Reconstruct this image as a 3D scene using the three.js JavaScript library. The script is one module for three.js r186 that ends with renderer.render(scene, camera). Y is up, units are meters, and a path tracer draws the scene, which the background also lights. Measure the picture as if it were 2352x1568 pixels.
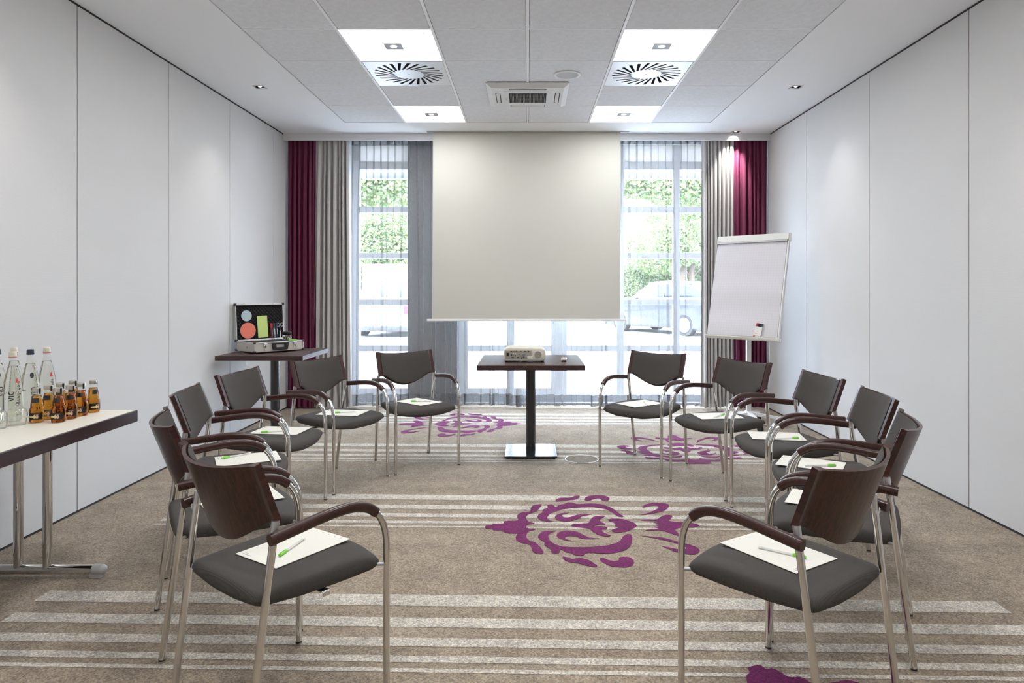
import * as THREE from 'three';
import { RoundedBoxGeometry } from 'three/addons/geometries/RoundedBoxGeometry.js';
import { TextGeometry } from 'three/addons/geometries/TextGeometry.js';
import { FontLoader } from 'three/addons/loaders/FontLoader.js';
import { mergeGeometries, toCreasedNormals, mergeVertices } from 'three/addons/utils/BufferGeometryUtils.js';
import { RectAreaLightUniformsLib } from 'three/addons/lights/RectAreaLightUniformsLib.js';

// ---------------------------------------------------------------- camera, sky, sun, exposure
const EYE = 1.335, F = 1561;
const scene = new THREE.Scene();
const camera = new THREE.PerspectiveCamera(2 * Math.atan(784 / F) * 180 / Math.PI, 1.5, 0.05, 300);
camera.position.set(0, EYE, 0);
camera.lookAt(0, EYE, -10);
camera.setViewOffset(2352, 1568, -36, 124, 2352, 1568);   // shifted lens: level camera, horizon above the middle
const SKY = new THREE.Color().setRGB(11.2, 13.4, 16.8);
scene.background = SKY;
const renderer = new THREE.WebGLRenderer();
renderer.toneMapping = THREE.LinearToneMapping;
renderer.toneMappingExposure = 1.65;
renderer.shadowMap.enabled = true;
RectAreaLightUniformsLib.init();
const sun = new THREE.DirectionalLight(new THREE.Color().setRGB(1, 0.96, 0.9), 10);
sun.position.set(-14, 22, 12); sun.target.position.set(0, 0, -16);
sun.castShadow = true; sun.shadow.camera.left = -30; sun.shadow.camera.right = 30; sun.shadow.camera.top = 30; sun.shadow.camera.bottom = -30;
sun.shadow.camera.far = 90; sun.shadow.mapSize.set(2048, 2048); sun.name = 'sun';
scene.add(sun, sun.target);
const PANEL_LIGHT = 8.6, DOWN_LIGHT = 1.6, PERIMETER_LIGHT = 1.25;

// ---------------------------------------------------------------- helpers
const V = (x, y, z) => new THREE.Vector3(x, y, z);
let seed = 7;
const rnd = () => { seed = (seed * 1664525 + 1013904223) >>> 0; return seed / 4294967296; };
const rr = (a, b) => a + (b - a) * rnd();
const clamp = (x, a = 0, b = 1) => Math.min(b, Math.max(a, x));
const smooth = (a, b, x) => { const t = clamp((x - a) / (b - a)); return t * t * (3 - 2 * t); };
const lerp = (a, b, t) => a + (b - a) * t;
const taken = {};
const numbered = (name) => { const n = taken[name] = (taken[name] ?? -1) + 1; return n ? name + '_' + String(n).padStart(3, '0') : name; };
function mesh(name, geo, m, parent) {
  const o = new THREE.Mesh(geo, m); o.castShadow = o.receiveShadow = true;
  o.name = parent ? name : numbered(name); (parent ?? scene).add(o); return o;
}
function thing(name, label, category, [x, y, z] = [0, 0, 0], turn = 0, group) {
  const o = new THREE.Group(); o.name = numbered(name); scene.add(o);
  o.position.set(x, y, z); o.rotation.y = turn; o.userData = { label, category };
  if (group) o.userData.group = group;
  return o;
}
function tag(o, label, category, group) { o.userData = { ...o.userData, label, category }; if (group) o.userData.group = group; return o; }
function struct(name, label, category) {
  const o = new THREE.Group(); o.name = name; scene.add(o); o.userData = { kind: 'structure', label, category }; return o;
}
function copyOf(root, [x, y, z], turn, label, group) {
  const r = root.clone(); r.name = numbered(root.name.replace(/_\d{3}$/, '')); scene.add(r);
  r.position.set(x, y, z); r.rotation.y = turn; r.userData = { ...root.userData, label }; if (group) r.userData.group = group;
  return r;
}
const box = (x0, x1, y0, y1, z0, z1) => new THREE.BoxGeometry(Math.abs(x1 - x0), Math.abs(y1 - y0), Math.abs(z1 - z0)).translate((x0 + x1) / 2, (y0 + y1) / 2, (z0 + z1) / 2);
const rbox = (x0, x1, y0, y1, z0, z1, r = 0.004, s = 2) => new RoundedBoxGeometry(Math.abs(x1 - x0), Math.abs(y1 - y0), Math.abs(z1 - z0), s, r).translate((x0 + x1) / 2, (y0 + y1) / 2, (z0 + z1) / 2);
const hollow = (x0, x1, y0, y1, z0, z1, t = .002) => merge([box(x0, x0 + t, y0, y1, z0, z1), box(x1 - t, x1, y0, y1, z0, z1), box(x0, x1, y0, y1, z0, z0 + t), box(x0, x1, y0, y1, z1 - t, z1), box(x0, x1, y1 - t, y1, z0, z1)]);   // open below
const cyl = (r0, r1, h, n = 24) => new THREE.CylinderGeometry(r1, r0, h, n).translate(0, h / 2, 0);   // base at 0, r0 below
function bar(a, b, r, n = 14) {
  const d = b.clone().sub(a), g = new THREE.CylinderGeometry(r, r, d.length(), n).translate(0, d.length() / 2, 0);
  g.applyQuaternion(new THREE.Quaternion().setFromUnitVectors(V(0, 1, 0), d.normalize())); return g.translate(a.x, a.y, a.z);
}
const lathe = (pts, n = 32) => new THREE.LatheGeometry(pts.map(([r, y]) => new THREE.Vector2(Math.max(r, 0.0001), y)), n);
function merge(list) { return mergeGeometries(list.map((g) => { const h = g.index ? g.toNonIndexed() : g; for (const k of Object.keys(h.attributes)) if (!['position', 'normal', 'uv'].includes(k)) h.deleteAttribute(k); return h; })); }
// world-metre uv by the main direction of each face
function boxUV(g, s = 1) {
  const h = g.index ? g.toNonIndexed() : g, p = h.attributes.position, uv = new Float32Array(p.count * 2);
  const a = V(), b = V(), c = V();
  for (let i = 0; i < p.count; i += 3) {
    a.fromBufferAttribute(p, i); b.fromBufferAttribute(p, i + 1); c.fromBufferAttribute(p, i + 2);
    const n = b.clone().sub(a).cross(c.clone().sub(a)), ax = Math.abs(n.x), ay = Math.abs(n.y), az = Math.abs(n.z);
    [a, b, c].forEach((q, k) => {
      const [u, v] = ax >= ay && ax >= az ? [q.z, q.y] : ay >= az ? [q.x, q.z] : [q.x, q.y];
      uv[(i + k) * 2] = u / s; uv[(i + k) * 2 + 1] = v / s;
    });
  }
  h.setAttribute('uv', new THREE.BufferAttribute(uv, 2)); return h;
}
// a sheet with thickness over (u, v) in [0,1]^2
function thickSheet(P, nu, nv, T, crease = 0.7, su = 1, sv = 1) {
  const e = 1e-3, pos = [], uv = [], pt = [[], []];
  for (let j = 0; j <= nv; j++) for (let i = 0; i <= nu; i++) {
    const u = i / nu, v = j / nv, p = P(u, v);
    const du = P(Math.min(1, u + e), v).sub(P(Math.max(0, u - e), v)), dv = P(u, Math.min(1, v + e)).sub(P(u, Math.max(0, v - e)));
    const n = du.cross(dv).normalize(), t = typeof T === 'function' ? T(u, v) : T;
    pt[0].push(p.clone().addScaledVector(n, t / 2)); pt[1].push(p.clone().addScaledVector(n, -t / 2));
  }
  const at = (s, i, j) => pt[s][j * (nu + 1) + i];
  const tri = (...q) => q.forEach(([s, i, j]) => { const p = at(s, i, j); pos.push(p.x, p.y, p.z); uv.push(i / nu * su, j / nv * sv); });
  for (let j = 0; j < nv; j++) for (let i = 0; i < nu; i++) {
    tri([0, i, j], [0, i + 1, j], [0, i + 1, j + 1]); tri([0, i, j], [0, i + 1, j + 1], [0, i, j + 1]);
    tri([1, i, j], [1, i + 1, j + 1], [1, i + 1, j]); tri([1, i, j], [1, i, j + 1], [1, i + 1, j + 1]);
  }
  for (let i = 0; i < nu; i++) { tri([1, i, 0], [1, i + 1, 0], [0, i + 1, 0]); tri([1, i, 0], [0, i + 1, 0], [0, i, 0]); tri([0, i, nv], [0, i + 1, nv], [1, i + 1, nv]); tri([0, i, nv], [1, i + 1, nv], [1, i, nv]); }
  for (let j = 0; j < nv; j++) { tri([0, 0, j], [0, 0, j + 1], [1, 0, j + 1]); tri([0, 0, j], [1, 0, j + 1], [1, 0, j]); tri([1, nu, j], [1, nu, j + 1], [0, nu, j + 1]); tri([1, nu, j], [0, nu, j + 1], [0, nu, j]); }
  const g = new THREE.BufferGeometry();
  g.setAttribute('position', new THREE.Float32BufferAttribute(pos, 3)); g.setAttribute('uv', new THREE.Float32BufferAttribute(uv, 2));
  return toCreasedNormals(g, crease);
}
function sheet(P, nu, nv, su = 1, sv = 1) {
  const pos = [], uv = [], idx = [];
  for (let j = 0; j <= nv; j++) for (let i = 0; i <= nu; i++) { const p = P(i / nu, j / nv); pos.push(p.x, p.y, p.z); uv.push(i / nu * su, j / nv * sv); }
  for (let j = 0; j < nv; j++) for (let i = 0; i < nu; i++) { const a = j * (nu + 1) + i, b = a + nu + 1; idx.push(a, a + 1, b + 1, a, b + 1, b); }
  const g = new THREE.BufferGeometry();
  g.setAttribute('position', new THREE.Float32BufferAttribute(pos, 3)); g.setAttribute('uv', new THREE.Float32BufferAttribute(uv, 2)); g.setIndex(idx); g.computeVertexNormals();
  return g;
}
const tube = (pts, r, n = 40, m = 12) => new THREE.TubeGeometry(new THREE.CatmullRomCurve3(pts, false, 'centripetal'), n, r, m, false);
// ---------------------------------------------------------------- textures
function tex(size, fn, srgb, w = size) {
  const d = new Uint8Array(w * size * 4);
  for (let y = 0; y < size; y++) for (let x = 0; x < w; x++) { const c = fn(x / w, y / size, x, y), i = (y * w + x) * 4; const [r, g, b] = Array.isArray(c) ? c : [c, c, c]; d[i] = clamp(r) * 255; d[i + 1] = clamp(g) * 255; d[i + 2] = clamp(b) * 255; d[i + 3] = 255; }
  const t = new THREE.DataTexture(d, w, size); t.wrapS = t.wrapT = THREE.RepeatWrapping; t.magFilter = THREE.LinearFilter; t.minFilter = THREE.LinearMipmapLinearFilter; t.generateMipmaps = true;
  if (srgb) t.colorSpace = THREE.SRGBColorSpace; t.needsUpdate = true; return t;
}
function grid2(n, s) { const a = new Float32Array(n * n); let q = s; for (let i = 0; i < n * n; i++) { q = (q * 1664525 + 1013904223) >>> 0; a[i] = q / 4294967296; } return a; }
function tileNoise(n, s) {   // smooth noise that repeats every 1
  const a = grid2(n, s);
  return (u, v) => {
    const x = ((u % 1) + 1) % 1 * n, y = ((v % 1) + 1) % 1 * n, i = Math.floor(x), j = Math.floor(y), f = x - i, g = y - j;
    const F2 = f * f * (3 - 2 * f), G = g * g * (3 - 2 * g), A = (p, r) => a[((r % n + n) % n) * n + ((p % n + n) % n)];
    return lerp(lerp(A(i, j), A(i + 1, j), F2), lerp(A(i, j + 1), A(i + 1, j + 1), F2), G);
  };
}
const repeat = (t, x, y = x) => { const c = t.clone(); c.repeat.set(x, y); c.needsUpdate = true; return c; };
const n8 = tileNoise(8, 3), n24 = tileNoise(24, 5), n64 = tileNoise(64, 9), n160 = tileNoise(160, 11), n300 = tileNoise(300, 13);
// carpet: heathered yarn, 1 m square
const carpetGrain = tex(1024, (u, v) => { const f = n300(u, v), m = n160(u + .3, v), c = n24(u, v + .2), b = n8(u, v); const k = 0.84 + 0.30 * (f - .5) + 0.22 * (m - .5) + 0.08 * (c - .5) + 0.10 * (b - .5); return [k, k * (0.985 + .03 * (m - .5)), k * (0.97 + .06 * (n160(v, u) - .5))]; }, true);
const carpetBump = tex(512, (u, v) => 0.5 + 0.5 * (n300(u, v) - .5) + .4 * (n160(u, v) - .5));
const fabricBump = tex(64, (u, v) => 0.5 + 0.45 * Math.sin(v * Math.PI * 2 * 8) * (0.75 + 0.25 * Math.sin(u * Math.PI * 2 * 16)));
const fabricMap = tex(256, (u, v) => { const k = 0.82 + 0.16 * (n160(u, v) - .5) + .05 * Math.sin(v * Math.PI * 2 * 32); return k; }, true);
const wallBump = tex(128, (u, v) => 0.5 + 0.35 * Math.sin(v * Math.PI * 2 * 8 + 0.6 * Math.sin(u * 6.283 * 4)) + .15 * (n24(u, v) - .5));
const wallMap = tex(256, (u, v) => 0.965 + 0.018 * Math.sin(v * Math.PI * 2 * 16) + 0.012 * (n64(u, v) - .5), true);
const tileMap = tex(256, (u, v) => 0.94 + 0.05 * (n160(u, v) - .5) + 0.03 * (n24(u, v) - .5), true);
const woodMap = tex(512, (u, v) => { const w = n24(u * 1, v * .12) * 2.2 + n64(u, v * .05) * .7 + n300(u, v * .1) * .5; const k = 0.70 + 0.22 * Math.sin(w * 7) * .5 + 0.22 * (n300(u, v * .06) - .5); return [k, k * .97, k * .95]; }, true);
const clothMap = tex(256, (u, v) => 0.9 + 0.14 * (n160(u, v) - .5) + .05 * (n24(u, v * 3) - .5), true);
const meshMap = tex(256, (u, v) => 0.82 + 0.3 * (n64(u, v * .4) - .5) + .2 * (n160(u, v) - .5), true);
// ---------------------------------------------------------------- materials
const lin = (r, g, b) => new THREE.Color().setRGB(r, g, b);
const std = (o) => new THREE.MeshStandardMaterial({ roughness: 0.6, metalness: 0, ...o });
const phy = (o) => new THREE.MeshPhysicalMaterial({ roughness: 0.5, metalness: 0, ...o });
const M = {
  carpet: phy({ color: lin(.43, .358, .277), sheen: .3, sheenRoughness: .45, sheenColor: lin(.62, .65, .72), map: carpetGrain, bumpMap: repeat(carpetBump, 2), bumpScale: 0.003, roughness: 1 }),
  stripe: phy({ color: lin(.74, .70, .63), sheen: .3, sheenRoughness: .45, sheenColor: lin(.62, .65, .72), map: repeat(carpetGrain, 1), bumpMap: repeat(carpetBump, 2), bumpScale: 0.003, roughness: 1 }),
  purple: phy({ color: lin(.215, .015, .138), sheen: .3, sheenRoughness: .5, sheenColor: lin(.3, .1, .36), map: carpetGrain, bumpMap: repeat(carpetBump, 2), bumpScale: 0.003, roughness: 1 }),
  wall: std({ color: lin(.70, .685, .675), map: repeat(wallMap, 12.5), bumpMap: repeat(wallBump, 25), bumpScale: 0.00035, roughness: .72 }),
  paint: std({ color: lin(.72, .72, .73), roughness: .85 }),
  ceil: std({ color: lin(.85, .85, .86), roughness: .9 }),
  tile: std({ color: lin(.86, .86, .88), map: repeat(tileMap, 1.6), roughness: .92 }),
  gridBar: std({ color: lin(.88, .88, .89), roughness: .5 }),
  dark: std({ color: lin(.012, .012, .014), roughness: .6 }),
  blackPlastic: std({ color: lin(.018, .018, .02), roughness: .45 }),
  gap: std({ color: lin(.05, .05, .055), roughness: .8 }),
  alu: std({ color: lin(.62, .62, .62), metalness: 1, roughness: .34 }),
  chrome: std({ color: lin(.70, .69, .67), metalness: 1, roughness: .07 }),
  wood: phy({ color: lin(.085, .0275, .021), map: repeat(woodMap, 3), roughness: .38, specularIntensity: .7, clearcoat: .35, clearcoatRoughness: .08 }),
  tableWood: phy({ color: lin(.105, .052, .042), map: repeat(woodMap, 1.6), roughness: .42 }),
  darkEdge: phy({ color: lin(.032, .012, .014), roughness: .4, clearcoat: .3, clearcoatRoughness: .25 }),
  fabric: std({ color: lin(.092, .082, .074), map: repeat(fabricMap, 11), bumpMap: repeat(fabricBump, 44), bumpScale: 0.0005, roughness: .95 }),
  cream: std({ color: lin(.74, .71, .62), roughness: .38 }),
  screen: std({ color: lin(.57, .555, .50), roughness: .95 }),
  white: std({ color: lin(.78, .78, .77), roughness: .5 }),
  plasticWhite: phy({ color: lin(.62, .59, .50), roughness: .4 }),
  frameWhite: std({ color: lin(.80, .82, .85), roughness: .4 }),
  reveal: std({ color: lin(.82, .83, .85), roughness: .8 }),
  pier: std({ color: lin(.22, .22, .23), roughness: .85 }),
  burgundy: std({ color: lin(.165, .0135, .06), map: repeat(clothMap, 6), roughness: .72 }),
  greyCloth: std({ color: lin(.62, .59, .57), map: repeat(clothMap, 6), roughness: .6 }),
  sheer: std({ color: lin(.60, .61, .62), map: repeat(meshMap, 4), roughness: .9, transparent: true, opacity: 0.26, side: THREE.DoubleSide }),
  hem: std({ color: lin(.27, .285, .31), map: repeat(meshMap, 8), roughness: .8, transparent: true, opacity: 0.68, side: THREE.DoubleSide }),
  paper: std({ color: lin(.80, .79, .76), roughness: .8 }),
  glassPane: phy({ color: lin(.97, .98, .98), transmission: 1, thickness: 0, roughness: 0, ior: 1.45 }),
  glassSolid: phy({ color: lin(1, 1, 1), transmission: 1, thickness: .002, roughness: 0, ior: 1.5 }),
  glassThin: phy({ color: lin(.97, .98, .97), transmission: 1, thickness: 0, roughness: 0, ior: 1.5 }),
  water: phy({ color: lin(1, 1, 1), transmission: 1, thickness: .05, roughness: 0, ior: 1.34, attenuationColor: lin(.86, .88, .76), attenuationDistance: .09 }),
  juice: phy({ color: lin(1, 1, 1), transmission: 1, thickness: .05, roughness: 0, ior: 1.36, attenuationColor: lin(.72, .36, .06), attenuationDistance: .04 }),
  glow: std({ color: lin(.8, .8, .8), emissive: lin(1, .985, .95), emissiveIntensity: 1.5, roughness: .4 }),
  lamp: std({ color: lin(.8, .8, .8), emissive: lin(1, .97, .92), emissiveIntensity: 2.2, roughness: .4 }),
  diffuserPlate: std({ color: lin(.62, .62, .63), metalness: .5, roughness: .42 }),
  lampFrame: std({ color: lin(.42, .42, .43), metalness: .7, roughness: .4 }),
};
[M.burgundy, M.greyCloth].forEach((m) => { m.side = THREE.DoubleSide; });
const font = await new FontLoader().loadAsync('fonts/droid/droid_sans_bold.typeface.json');
const text = (s, size, depth = 0.0004) => { const g = new TextGeometry(s, { font, size, depth, curveSegments: 3, bevelEnabled: false }); g.computeBoundingBox(); const b = g.boundingBox; return g.translate(-(b.min.x + b.max.x) / 2, -(b.min.y + b.max.y) / 2, 0); };

Object.assign(M, {
  lampTray: std({ color: lin(.40, .415, .43), roughness: .5, side: THREE.DoubleSide }),
  galvanised: std({ color: lin(.30, .305, .31), metalness: .3, roughness: .55 }),
  capPlastic: std({ color: lin(.42, .41, .40), roughness: .4 }), socketPlate: std({ color: lin(.34, .31, .26), roughness: .5 }), ringGrey: std({ color: lin(.2, .21, .24), roughness: .4 }), speakerCloth: std({ color: lin(.30, .27, .215), roughness: .8 }),
  silver: std({ color: lin(.60, .60, .57), metalness: .35, roughness: .4 }), plasticCream: std({ color: lin(.66, .64, .57), roughness: .45 }), packWhite: std({ color: lin(.75, .73, .70), roughness: .4 }), red: std({ color: lin(.55, .03, .03), roughness: .4 }), darkRed: std({ color: lin(.22, .02, .035), roughness: .4 }),
  darkTeal: std({ color: lin(.03, .055, .06), roughness: .4 }), teal: std({ color: lin(.12, .2, .2), roughness: .4 }), navy: std({ color: lin(.03, .04, .08), roughness: .4 }), caseAlu: std({ color: lin(.66, .62, .54), metalness: .55, roughness: .45 }), foam: std({ color: lin(.016, .015, .017), roughness: .95, side: THREE.DoubleSide }),
  cardBlue: std({ color: lin(.42, .52, .56), roughness: .7 }), cardRed: std({ color: lin(.78, .20, .13), roughness: .7 }), cardGreen: std({ color: lin(.56, .68, .22), roughness: .7 }),
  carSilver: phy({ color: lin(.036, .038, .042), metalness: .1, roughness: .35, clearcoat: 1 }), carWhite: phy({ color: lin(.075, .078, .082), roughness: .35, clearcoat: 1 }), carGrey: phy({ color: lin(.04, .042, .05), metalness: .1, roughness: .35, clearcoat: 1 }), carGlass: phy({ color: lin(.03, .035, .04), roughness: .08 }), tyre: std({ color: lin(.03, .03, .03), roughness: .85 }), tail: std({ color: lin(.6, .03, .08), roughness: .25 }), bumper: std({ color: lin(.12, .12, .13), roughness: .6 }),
  bark: std({ color: lin(.09, .07, .055), roughness: .95 }), opal: phy({ color: lin(.84, .82, .80), roughness: 1, transmission: .3, thickness: 0 }), leaf: phy({ color: lin(.20, .255, .135), roughness: .9, transmission: .35, thickness: 0, side: THREE.DoubleSide }), hedge: std({ color: lin(.06, .09, .035), roughness: .95 }),
});
const PANEL_ROWS = [0, 3, 6, 9, 12], DIFF_ROWS = [2, 8];
const PERIM = [[-2.249, 5.708], [2.252, 5.708], [2.25, 7.352], [-2.25, 3.2], [2.25, 3.2], [-2.25, .7], [2.25, .7]];
// ================================================================= SETTING
const XL = -2.668, XR = 2.65, H = 3.017, ZB = -7.417, ZREAR = 2.3, ZF = -7.74, ZOUT = -8.06;
{ // floor
  const fl = struct('floor', 'beige heathered carpet with pale stripes and purple ornaments', 'floor');
  const g = boxUV(box(XL - .1, XR + .1, -.05, 0, ZREAR, ZF)); mesh('carpet', g, M.carpet, fl);
  const tilt = -0.026;   // the woven pattern runs slightly askew to the room
  const flat = (shape) => { const s = new THREE.ShapeGeometry(shape, 10); s.rotateX(-Math.PI / 2); return s; };
  // stripes: five widths that shrink towards the camera, repeated along the room
  const bands = [[0, .103], [.204, .281], [.362, .424], [.487, .530], [.568, .592]];
  for (let k = 0; k < 5; k++) {
    const z0 = 2.940 + 1.420 * (k - 0) - 0;
    for (const [a, b] of bands) {
      const n = 90, up = [], dn = [], x0 = -2.105, x1 = 1.985;
      for (let i = 0; i <= n; i++) { const x = lerp(x0, x1, i / n), zz = z0 + tilt * x; up.push([x, zz - a + rr(-.0012, .0012)]); dn.push([x, zz - b + rr(-.0012, .0012)]); }
      const s = new THREE.Shape(); [...up, ...dn.reverse()].forEach(([x, d], i) => (i ? s.lineTo(x, d) : s.moveTo(x, d)));
      const m = mesh('carpet_stripe', flat(s), M.stripe, fl); m.position.y = .0012;
    }
  }
  const pieces = [
[-598,0,-591,-20,-562,-26,-555,-46,-499,-56,-491,-91,-417,-105,-422,-164,-412,-219,-391,-242,-348,-258,-339,-326,-319,-376,-277,-387,-285,-327,-304,-269,-342,-221,-363,-183,-367,-129,-354,-81,-319,-53,-337,-39,-357,-35,-367,-1,-357,32,-317,42,-332,59,-355,75,-367,120,-367,166,-349,210,-319,239,-304,274,-286,337,-281,378,-303,389,-326,372,-339,345,-344,290,-355,261,-393,241,-418,205,-424,160,-417,105,-439,103,-485,91,-501,57,-544,53,-559,29,-589,26],
[-303,-158,-293,-204,-273,-238,-270,-289,-241,-318,-239,-368,-216,-388,-198,-359,-190,-335,-169,-369,-133,-396,-103,-422,-74,-412,-54,-386,30,-395,103,-367,152,-300,178,-216,197,-144,167,-152,143,-224,107,-285,48,-320,-52,-317,-122,-302,-174,-272,-219,-224,-242,-172,-246,-133,-229,-94,-206,-73,-248,-80,-283,-97,-299,-128],
[-304,149,-292,102,-263,73,-203,68,-236,101,-249,140,-247,193,-225,251,-183,293,-131,305,-35,305,47,287,99,257,132,212,153,160,176,132,197,133,178,269,153,326,116,367,45,392,-68,385,-75,406,-107,416,-134,398,-141,381,-172,368,-178,348,-191,334,-203,378,-225,387,-242,370,-241,336,-264,295,-273,266,-270,237,-286,209,-302,179],
[-201,-134,-196,-179,-164,-216,-114,-230,-153,-193,-158,-162,-137,-144,-113,-154,-74,-187,-31,-201,18,-197,-34,-165,-73,-119,-117,-84,-153,-79,-188,-99],
[-204,139,-190,92,-144,70,-99,81,-63,127,-34,172,20,189,-25,197,-74,188,-104,156,-137,148,-161,168,-151,198,-117,226,-152,212,-184,188,-199,164],
[-116,-7,-103,-33,-49,-43,-16,-52,0,-104,32,-158,90,-168,77,-132,58,-114,58,-62,81,-34,70,-17,42,-20,8,-2,39,5,83,20,75,45,50,61,51,101,88,151,56,158,25,140,1,102,-17,47,-55,29,-100,17],
[102,-98,123,-116,171,-117,214,-83,242,-42,252,0,222,49,177,90,129,107,103,95,101,68,126,43,143,27,131,8,131,-14,136,-31,122,-56,104,-81],
[-184,-440,-173,-492,-143,-514,-90,-516,-51,-553,-29,-549,-31,-517,-60,-474,-113,-458,-159,-445],
[-2,-469,16,-529,58,-558,118,-558,153,-522,156,-480,138,-444,106,-447,95,-493,64,-484,22,-445,3,-449],
[-186,428,-165,434,-141,459,-109,446,-80,458,-52,489,-33,525,-28,555,-53,552,-86,533,-119,509,-163,491,-182,460],
[-2,447,13,449,40,480,69,488,85,479,92,447,117,436,145,448,158,489,144,539,114,560,65,559,32,542,7,506,-3,475],
[248,-163,300,-179,362,-221,415,-278,437,-326,428,-346,389,-339,336,-304,354,-353,398,-390,463,-396,500,-373,500,-328,472,-270,417,-222,324,-180],
[285,-89,322,-98,381,-100,413,-141,449,-172,483,-166,470,-116,447,-72,478,-56,540,-46,581,-26,603,2,566,35,519,41,471,54,450,75,457,129,450,163,421,130,380,85,285,79,305,63,364,53,345,30,374,13,358,-8,378,-20,351,-45,379,-54,376,-71,318,-78],
[232,147,287,164,360,184,415,234,477,282,510,330,507,384,467,418,424,406,384,376,332,300,392,340,431,352,452,331,442,304,423,274,372,232,305,186]];   // outlines in millimetres: along the axis, across it
  const motifShape = (pts, map) => {
    const c = new THREE.CatmullRomCurve3(pts.map(([a, b]) => { const [x, d] = map(a, b); return V(x, d, 0); }), true, 'centripetal');
    const q = c.getPoints(pts.length * 5); const s = new THREE.Shape();
    q.forEach((p, i) => { const x = p.x + rr(-.0016, .0016), y = p.y + rr(-.0016, .0016); i ? s.lineTo(x, y) : s.moveTo(x, y); });
    return s;
  };
  const place = (map, keep = () => true, cut = false) => pieces.forEach((flatPts, i) => {
    if (!keep(i)) return;
    let pts = []; for (let k = 0; k < flatPts.length; k += 2) pts.push([flatPts[k] / 1000, flatPts[k + 1] / 1000]);
    if (cut && i === 0) pts = pts.filter(([a]) => a > -.5);
    const m = mesh('carpet_ornament', flat(motifShape(pts, map)), M.purple, fl); m.position.y = .0024;
  });
  place((a, b) => [.36 + a, 3.80 - b + tilt * a * -1]);                       // facing left, middle of the room
  place((a, b) => [-.66 - a, 6.645 - b + tilt * a * 0.6]);                     // mirrored, behind the left chairs
  place((a, b) => [1.30 + b * .98, 5.60 + a * .92], () => true, true);        // turned towards the camera, under the right chairs
  { // the ornament that enters at the lower right corner
    const q = [[1715, 1552], [1722, 1545], [1717, 1536], [1730, 1530], [1748, 1529], [1760, 1537], [1775, 1536], [1790, 1543], [1805, 1552], [1815, 1556], [1835, 1555], [1850, 1560], [1865, 1570], [1925, 1566], [1940, 1563], [1960, 1565], [1985, 1574], [2000, 1610], [1960, 1660], [1850, 1640], [1780, 1620], [1730, 1600], [1716, 1565]]
      .map(([u, v]) => { const d = F * EYE / (v - 660); return [(u - 1212) / F * d, d]; });
    const m = mesh('carpet_ornament', flat(motifShape(q, (a, b) => [a, b])), M.purple, fl); m.position.y = .0024;
  }
  // round floor socket lid set into the carpet
  const t = thing('floor_socket', 'round carpeted floor socket lid beside the projector table', 'floor socket', [(1336 - 1212) / F * 5.28, 0, -5.28]);
  const ring = new THREE.TorusGeometry(.128, .0025, 6, 48).rotateX(Math.PI / 2); mesh('rim', ring.translate(0, .003, 0), M.alu, t);
  mesh('lid', cyl(.125, .125, .0034, 40), M.carpet, t);
  mesh('flap', rbox(-.042, .042, .001, .007, .108, .124, .002), std({ color: lin(.09, .075, .06) }), t);
}
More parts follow.
